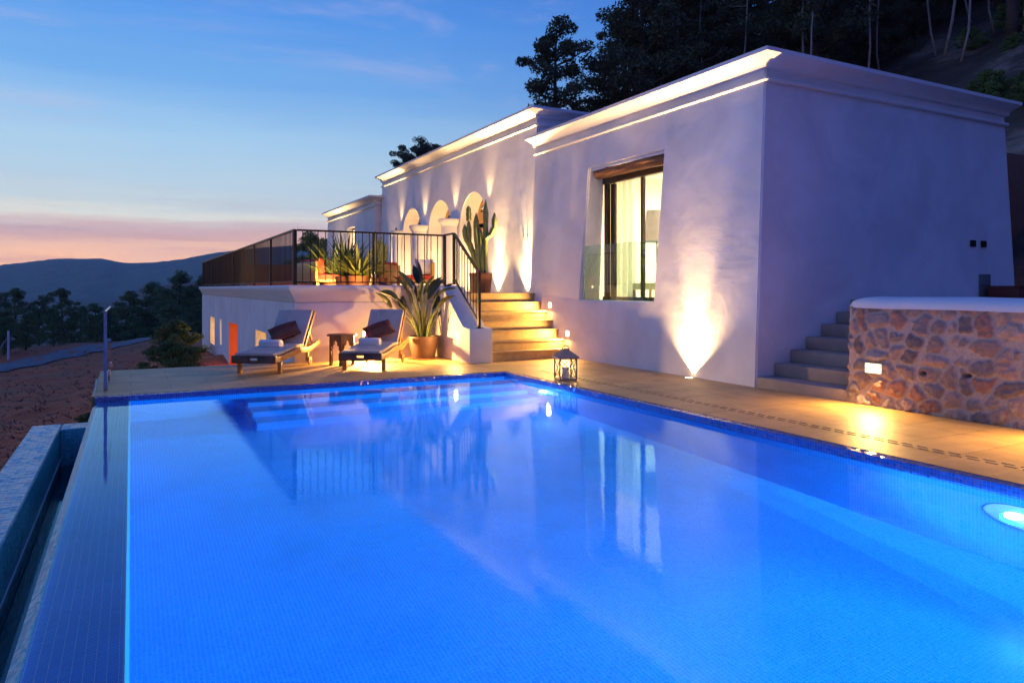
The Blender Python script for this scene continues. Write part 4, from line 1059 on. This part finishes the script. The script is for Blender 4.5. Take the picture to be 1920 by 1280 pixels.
o = cushion('cushion', None, Matrix.Translation(Vector(at(799, 17.75, TZ+.62))) @ Matrix.Rotation(R(80), 4, 'X') @ Matrix.Rotation(R(-14), 4, 'Y'), .19, .19, .06, 'towel_white', 'white cushion leaning on the teak daybed')
o = MB().box(-2.2, 2.2, -.12, .12, 0, .78).build('garden_wall', 'orange_wall', bevel=.02); o.location = at(610, 21.5, TZ); o.rotation_euler.z = R(-8); tag(o, 'low orange rendered wall behind the terrace plants', 'wall')
light('POINT', 'terrace_plant_fill', Vector(at(625, 16.2, TZ+.25)), 170, WARM, .05)  # unseen lamps without fittings, added to brighten the terrace plants
light('POINT', 'terrace_plant_fill', Vector(at(668, 14.1, TZ+.12)), 95, WARM, .05)
for i, (u, dp, z, lab) in enumerate(((701, 14.6, TZ, 'glass candle holder glowing on the terrace floor by the rail'), (701, 16.2, TZ+.32, 'candle glowing on a low stand on the terrace'))):
    r = empty('candle_light', at(u, dp, z)); tag(r, lab, 'candle', 'candles on the terrace')
    MB().lathe([(0, 0), (.045, 0), (.05, .09), (.0, .09)], 14).build('candle', 'candle_wax', r, smooth=True)
    MB().lathe([(0, .092), (.022, .11), (.018, .14), (0, .17)], 10).build('flame', 'candle_flame', r, smooth=True)
MB_ = MB().lathe([(0, 0), (.14, 0), (.10, .02), (.10, .30), (.14, .32), (0, .32)], 16); o = MB_.build('stool', 'teak', smooth=True); o.location = at(701, 16.2, TZ); tag(o, 'small round wooden stand under a candle on the terrace', 'stool')

# ------------------------------------------------------------------ lantern
ln = empty('lantern', (5.235, 8.26, 0), R(-14)); tag(ln, 'grey wooden garden lantern with a candle on the deck at the pool corner', 'lantern')
s = .118; H_ = .30
MB().box(-s-.006, s+.006, -s-.006, s+.006, 0, .025).build('base', 'lantern_paint', ln, bevel=.003)
mb = MB()
for a in (-1, 1):
    for b in (-1, 1): mb.bar((a*s, b*s, .025), (a*s, b*s, H_), .018)
mb.build('post', 'lantern_paint', ln)
for k in range(4):
    Mk = Matrix.Rotation(k*PI/2, 4, 'Z'); mb = MB()
    mb.bar(Mk @ Vector((-s, -s, .03)), Mk @ Vector((s, -s, H_)), .009); mb.bar(Mk @ Vector((s, -s, .03)), Mk @ Vector((-s, -s, H_)), .009)
    mb.bar(Mk @ Vector((-s, -s, H_-.005)), Mk @ Vector((s, -s, H_-.005)), .014); mb.build('cross_bars', 'lantern_paint', ln)
MB().add([(a*(s+.03), b*(s+.03), H_) for a, b in ((-1, -1), (1, -1), (1, 1), (-1, 1))]+[(a*(s+.03), b*(s+.03), H_+.02) for a, b in ((-1, -1), (1, -1), (1, 1), (-1, 1))]+[(a*.045, b*.045, H_+.105) for a, b in ((-1, -1), (1, -1), (1, 1), (-1, 1))],
         [(3, 2, 1, 0), (0, 1, 5, 4), (1, 2, 6, 5), (2, 3, 7, 6), (3, 0, 4, 7), (4, 5, 9, 8), (5, 6, 10, 9), (6, 7, 11, 10), (7, 4, 8, 11), (8, 9, 10, 11)]).build('roof', 'lantern_paint', ln)
MB().box(-.04, .04, -.04, .04, H_+.105, H_+.125).build('cap', 'lantern_paint', ln, bevel=.003)
MB().tube([(-.045, 0, H_+.12), (-.035, 0, H_+.155), (0, 0, H_+.17), (.035, 0, H_+.155), (.045, 0, H_+.12)], .006, 8).build('handle', 'dark_metal', ln, smooth=True)
cn = empty('candle', (5.235, 8.26, .026)); tag(cn, 'thick unlit wax candle standing inside the deck lantern', 'candle')
MB().lathe([(0, 0), (.048, 0), (.048, .135), (.044, .14), (0, .132)], 20).build('wax', 'candle_wax', cn, smooth=True); MB().tube([(0, 0, .13), (.002, 0, .15)], .0015, 5).build('wick', 'dark_metal', cn)

# ------------------------------------------------------------------ glass screen at the open end of the deck
gs = empty('glass_screen', (-.27, 9.95, 0)); tag(gs, 'frameless glass fence panel at the open left end of the deck', 'glass panel')
MB().box(-.008, .008, 0, 2.5, .04, .96).build('glass_panel', 'rail_glass', gs)
for y in (.03, 1.2, 2.42): MB().box(-.022, .022, y, y+.06, 0, .13).build('clamp', 'steel', gs, bevel=.004)
MB().box(-.011, .011, 0, 2.5, .961, .972).build('top_edge', 'steel', gs)
MB().box(-.018, .018, -.012, -.0005, .04, .96).build('edge_strip', 'steel', gs)
g2 = empty('glass_screen', (-.385, 9.5, -.05)); tag(g2, 'low sloping glass splash panel below the deck edge by the infinity edge', 'glass panel')
MB().add([(0, 0, -.05), (0, .9, -.05), (0, .9, .16), (0, 0, .0), (.012, 0, -.05), (.012, .9, -.05), (.012, .9, .16), (.012, 0, .0)], [(0, 1, 2, 3), (4, 7, 6, 5), (0, 3, 7, 4), (1, 5, 6, 2), (3, 2, 6, 7), (0, 4, 5, 1)]).build('glass_panel', 'rail_glass', g2)

# ------------------------------------------------------------------ trees
def tree_meshes(seed, H, cr, kind):
    rnd = random.Random(seed); tk = MB(); lean = rnd.uniform(-.06, .06)
    wg = 3.2 if kind == 'bare' else 1
    tp = lambda t: Vector((lean*H*t+wg*(.10*math.sin(t*4+seed)+.03*math.sin(t*13+seed)), wg*.08*math.sin(t*5+seed*2), H*t))
    r0 = H*.018+.03 if kind != 'bare' else .055
    tk.tube([tp(i/8*.95) for i in range(9)], [r0*(1-.85*i/8) for i in range(9)], 7)
    clumps = []
    z0 = {'pine': .38, 'bush': .08, 'round': .25, 'bare': .5}[kind]
    nb = {'pine': 26, 'bush': 26, 'round': 24, 'bare': 9}[kind]
    for i in range(nb):
        t = z0+(1-z0)*(i+.5)/nb; a = i*2.4+rnd.uniform(-.5, .5)
        u = (t-z0)/(1-z0)
        reach = cr*{'pine': (1.0-.75*u)*rnd.uniform(.55, 1.1)+.12, 'bush': math.sin(PI*min(1, .25+.72*u))*rnd.uniform(.6, 1.05), 'round': math.sin(PI*min(1, .2+.75*u))*rnd.uniform(.5, 1.05), 'bare': rnd.uniform(.3, .8)}[kind]
        b = tp(t*.93); e = b+Vector((math.cos(a)*reach, math.sin(a)*reach, reach*rnd.uniform(.1, .45)))
        mid = b.lerp(e, .5)+Vector((0, 0, -.06*reach))
        tk.tube([b, mid, e], [r0*.35*(1-u*.6), r0*.22, .012], 5)
        for s_ in (.45, .72, 1.0):
            if kind == 'bare' and rnd.random() < .45: continue
            c = b.lerp(e, s_)+Vector((rnd.uniform(-1, 1), rnd.uniform(-1, 1), rnd.uniform(-.3, .8)))*cr*.12
            clumps.append((c, cr*rnd.uniform(.16, .30)*(1-.35*u)))
    clumps.append((tp(.97), cr*.18))
    V = []; Fc = []; rs = np.random.RandomState(seed)
    per = {'pine': 210, 'bush': 190, 'round': 190, 'bare': 60}[kind]
    for c, r_ in clumps:
        n = per
        d = rs.normal(size=(n, 3)); d /= np.linalg.norm(d, axis=1)[:, None]; rad = r_*rs.uniform(.25, 1.12, (n, 1))**.7
        p = np.array(c)+d*rad*np.array([1, 1, .62])
        sz = rs.uniform(.04, .09, (n, 1))*(1.15 if kind != 'pine' else 1)*(H/8)**.5
        a = rs.normal(size=(n, 3)); a /= np.linalg.norm(a, axis=1)[:, None]; b = np.cross(a, rs.normal(size=(n, 3))); b /= np.linalg.norm(b, axis=1)[:, None]
        a = a*sz; b = b*sz*.45
        o = len(V)
        q = np.stack([p-a, p+b, p+a, p-b], 1).reshape(-1, 3); V += q.tolist(); Fc += [(o+4*i, o+4*i+1, o+4*i+2, o+4*i+3) for i in range(n)]
    lv = MB(); lv.v = V; lv.f = Fc
    return tk, lv
def make_tree(seed, H, cr, kind, fol, bark, name='tree'):
    r = empty(name); tk, lv = tree_meshes(seed, H, cr, kind)
    tk.build('trunk', bark, r, smooth='all', uvs=False, fix=False); lv.build('crown', fol, r, uvs=False, fix=False); return r
def put(proto, first, x, y, s, rz, label, grp, cat='tree', z=None):
    o = proto if first else copy_tree(proto)
    o.location = (x, y, (gz(x, y) if z is None else z)-.15); o.scale = (s, s, s); o.rotation_euler.z = rz; tag(o, label, cat, grp); return o
protos = {}; used = set()
def P_(key, *a):
    if key not in protos: protos[key] = make_tree(*a)
    return protos[key]
KEYS = {'pineA': (21, 9.5, 2.1, 'pine', 'foliage_dark', 'bark', 'pine_tree'), 'pineB': (22, 9.0, 2.4, 'pine', 'foliage_dark', 'bark', 'pine_tree'),
        'pineC': (26, 10, 2.6, 'round', 'foliage_dark', 'bark', 'pine_tree'), 'bare': (24, 10, 1.6, 'bare', 'foliage_dark', 'bark_pale', 'bare_tree'), 'bareB': (25, 11, 1.3, 'bare', 'foliage_dark', 'bark_pale', 'bare_tree'),
        'broadA': (31, 6.0, 2.4, 'bush', 'foliage_a', 'bark', 'tree'), 'broadB': (32, 5.5, 2.2, 'bush', 'foliage_b', 'bark', 'tree'), 'thicket': (36, 3.2, 1.7, 'bush', 'foliage_dark', 'bark', 'bush'), 'shrub': (33, 1.6, .9, 'bush', 'foliage_b', 'bark', 'shrub')}
def T(key, x, y, s, label, grp, rz=None, cat='tree', z=None):
    first = key not in used; pr = P_(key, *KEYS[key]); used.add(key)
    return put(pr, first, x, y, s, rz if rz is not None else (x*7+y*3) % 6.28, label, grp, cat, z)
G1 = 'pines on the slope behind the villa'
def tu(u, dp): q = at(u, dp, 0); return q[0], q[1]
x, y = tu(1045, 31); T('pineA', x, y, 1.12, 'lone pine standing clear against the sky left of the wood', G1, 1.0)
for k, (u, dp, ky, s, lab) in enumerate(((1172, 33, 'pineB', 1.1, 'rounded pine at the left edge of the wood, right of the lone pine'), (1085, 40, 'pineC', .62, 'low bushy pine filling in below the lone pine'), (1225, 30, 'pineA', 1.25, 'tall pine at the sky edge of the dark wood'),
                                         (1000, 40, 'pineB', .62, 'small pine just showing above the middle roof'), (1275, 34, 'pineC', 1.15, 'broad pine right of the tall one at the sky edge'))):
    x, y = tu(u, dp); T(ky, x, y, s, lab, G1)
x, y = tu(800, 60); T('pineB', x, y, 1.4, 'distant tree tip above the middle roof', 'distant tree tips over the roof', z=1.25+(540-258)/F_PX*60-9.0*1.4+.4)
x, y = tu(768, 62); T('pineA', x, y, 1.1, 'lower distant tree tip left of the other one', 'distant tree tips over the roof', z=1.25+(540-288)/F_PX*62-9.5*1.1+.6)
rnd = random.Random(12); n = 0
for i in range(400):
    if n >= 64: break
    u = rnd.uniform(1250, 2050); dp = rnd.uniform(26, 46); x, y = tu(u, dp)
    if x < 15.5 or 1405 < u < 1475: continue
    ky = rnd.choice(['pineA', 'pineB', 'pineC', 'pineC', 'bare', 'bare'] if u < 1500 else ['pineC', 'bare', 'bareB', 'bare', 'bareB', 'pineB'])
    T(ky, x, y, rnd.uniform(.85, 1.25), 'pale thin trunked tree in the dark wood above the roof' if 'bare' in ky else 'dark pine crowded in the wood above the roof', 'trees crowded in the wood above the roof'); n += 1
rnd = random.Random(31)
for i in range(22):
    u = rnd.uniform(1780, 2000) if i > 7 else rnd.uniform(1400, 1700); dp = rnd.uniform(20, 30) if i > 7 else rnd.uniform(34, 46); x, y = tu(u, dp)
    if x < 15: continue
    T('shrub', x, y, rnd.uniform(.4, .9), 'dark undergrowth bush on the wooded slope above the roof', 'undergrowth on the wooded slope', cat='shrub')
rnd = random.Random(77); n = 0
for i in range(400):
    if n >= 46: break
    u = rnd.uniform(1330, 1840); dp = rnd.uniform(34, 60); x, y = tu(u, dp)
    if x < 19: continue
    T('thicket', x, y, rnd.uniform(.9, 1.7), 'dark bush in the thicket between the trunks above the roof', 'thicket on the wooded slope', cat='bush'); n += 1
# valley trees left
G2 = 'trees beyond the fence in the valley'
VT = [(-20, 58, 'broadA', 1, 540, 'big dark bush at the left edge of the view'), (30, 64, 'broadB', 1, 538, 'bushy tree second from the left edge'), (72, 60, 'broadA', 1, 556, 'low spreading tree behind the left fence posts'),
      (118, 66, 'broadB', 1, 538, 'round headed tree rising against the far hill'), (150, 70, 'broadA', 1, 572, 'low bush right of the round headed tree'), (182, 84, 'broadA', 1, 566, 'small tree left of the glass screen'),
      (172, 62, 'broadB', 1, 590, 'small dark bush just left of the glass screen'), (235, 88, 'broadB', 1, 543, 'pointed tree just right of the glass screen'), (270, 92, 'broadA', 1, 552, 'wide dark tree right of the glass screen'),
      (300, 96, 'broadA', 1, 526, 'tree with tall crown near the terrace end'), (338, 90, 'broadA', 1, 505, 'tallest valley tree beside the terrace wall'), (374, 94, 'broadB', 1, 512, 'tree partly hidden by the terrace railing'),
      (420, 98, 'broadA', 1, 515, 'tree seen through the terrace railing'), (100, 56, 'broadA', 1, 580, 'dark bush in the hollow below the round headed tree'), (8, 50, 'broadA', 1, 596, 'near bush low at the left edge'), (-60, 48, 'broadB', 1, 560, 'bush cut off by the left edge of the view'), (255, 84, 'broadA', 1, 588, 'low bush at the roadside'),
      (590, 30, 'broadB', 1.0, 432, 'dark tree rising behind the terrace corner'), (212, 90, 'broadB', 1, 574, 'bush behind the glass screen'), (356, 78, 'broadA', 1, 572, 'bush below the terrace at the roadside'), (318, 84, 'broadB', 1, 570, 'bush between the road and the tall valley tree'), (50, 52, 'broadB', 1, 588, 'bush beside the braced fence post')]
for u, dp, ky, s, vtop, lab in VT:
    dp = dp*1.22 if dp > 40 else dp
    x, y = tu(u, dp); Hh = {'broadA': 6.0, 'broadB': 5.5}[ky]*s
    ztop = 1.25+(540-vtop)/F_PX*dp; g = gz(x, y); s2 = max(.35, (ztop-g+.15)/(Hh/s)/1.02)
    T(ky, x, y, s2, lab, G2)
# shrubs just beyond the deck
for k, (x, y, s, lab) in enumerate(((.35, 13.6, .55, 'small lit shrub just past the deck edge'), (1.1, 16.5, .8, 'green shrub against the terrace side wall'), (1.6, 14.4, .6, 'low shrub under the terrace windows'), (.9, 19.5, .9, 'shrub farther along the bank'), (-.6, 18, .6, 'dark shrub on the bank'), (1.4, 26, 1.0, 'shrub at the far end of the side wall'))):
    T('shrub', x, y, s, lab, 'shrubs on the bank', cat='shrub')
# red earth tufts
rnd = random.Random(9)
gm = MB(); rs = rnd
for i in range(1500):
    u = rs.uniform(-60, 420); dp = 12+rs.random()**1.5*50; x, y = tu(u, dp)
    if x > -1.3 and y < 13: continue
    if x > 2.2: continue
    z = gz(x, y); h_ = rs.uniform(.05, .22)*(1+.5*(dp > 25)); a = rs.uniform(0, PI); dx, dy = math.cos(a)*.03, math.sin(a)*.03
    for q in range(3):
        lx, ly = rs.uniform(-.1, .1), rs.uniform(-.1, .1); gm.add([(x-dx+lx, y-dy+ly, z-.02), (x+dx+lx, y+dy+ly, z-.02), (x+lx*4, y+ly*4, z+h_*.6)], [(0, 1, 2)])
noisy('dry_grass', (.12, .06, .04), (.26, .16, .09), 1.2, .95)
o = gm.build('dry_grass', 'dry_grass', uvs=False, fix=False); tag(o, 'thin dry grass and scrub scattered over the red earth', 'grass', kind='stuff')
# fence posts
for k, (u, vb_, vt, dp, lab) in enumerate(((16, 668, 620, 30, 'pale fence post with a diagonal brace at the far left'), (85, 640, 606, 36, 'pale fence post half hidden by bushes'), (165, 632, 595, 42, 'pale fence post left of the glass screen'), (302, 612, 586, 52, 'pale fence post beside the road near the terrace'))):
    for q in range(900):
        dp = 20+q*.1; x, y = tu(u, dp)
        if 540+F_PX*(1.25-gz(x, y))/dp <= vb_: break
    dp -= 2; x, y = tu(u, dp); zb = gz(x, y)-.1; zt = 1.25-(vt-540)/F_PX*dp
    r = empty('fence_post', (x, y, zb)); tag(r, lab, 'fence post', 'fence posts in the valley')
    MB().tube([(0, 0, 0), (0, 0, zt-zb)], .08, 8).build('pole', 'white_paint', r)
    if k == 0: MB().tube([(-1.1, -.4, .1), (0, 0, (zt-zb)*.8)], .04, 6).build('brace', 'concrete', r)

# ------------------------------------------------------------------ air and water bodies
m, N = newmat('air')
v = N.n('ShaderNodeVolumePrincipled', {'Color': (.75, .85, 1, 1), 'Density': HAZE, 'Anisotropy': .2}); N.n('ShaderNodeOutputMaterial', {1: v})
hz = MB().box(-2900, 2900, -280, 2950, -75, 190).build('haze', 'air', uvs=False); tag(hz, 'thin bluish evening air that veils the far ridge', 'haze', kind='stuff')
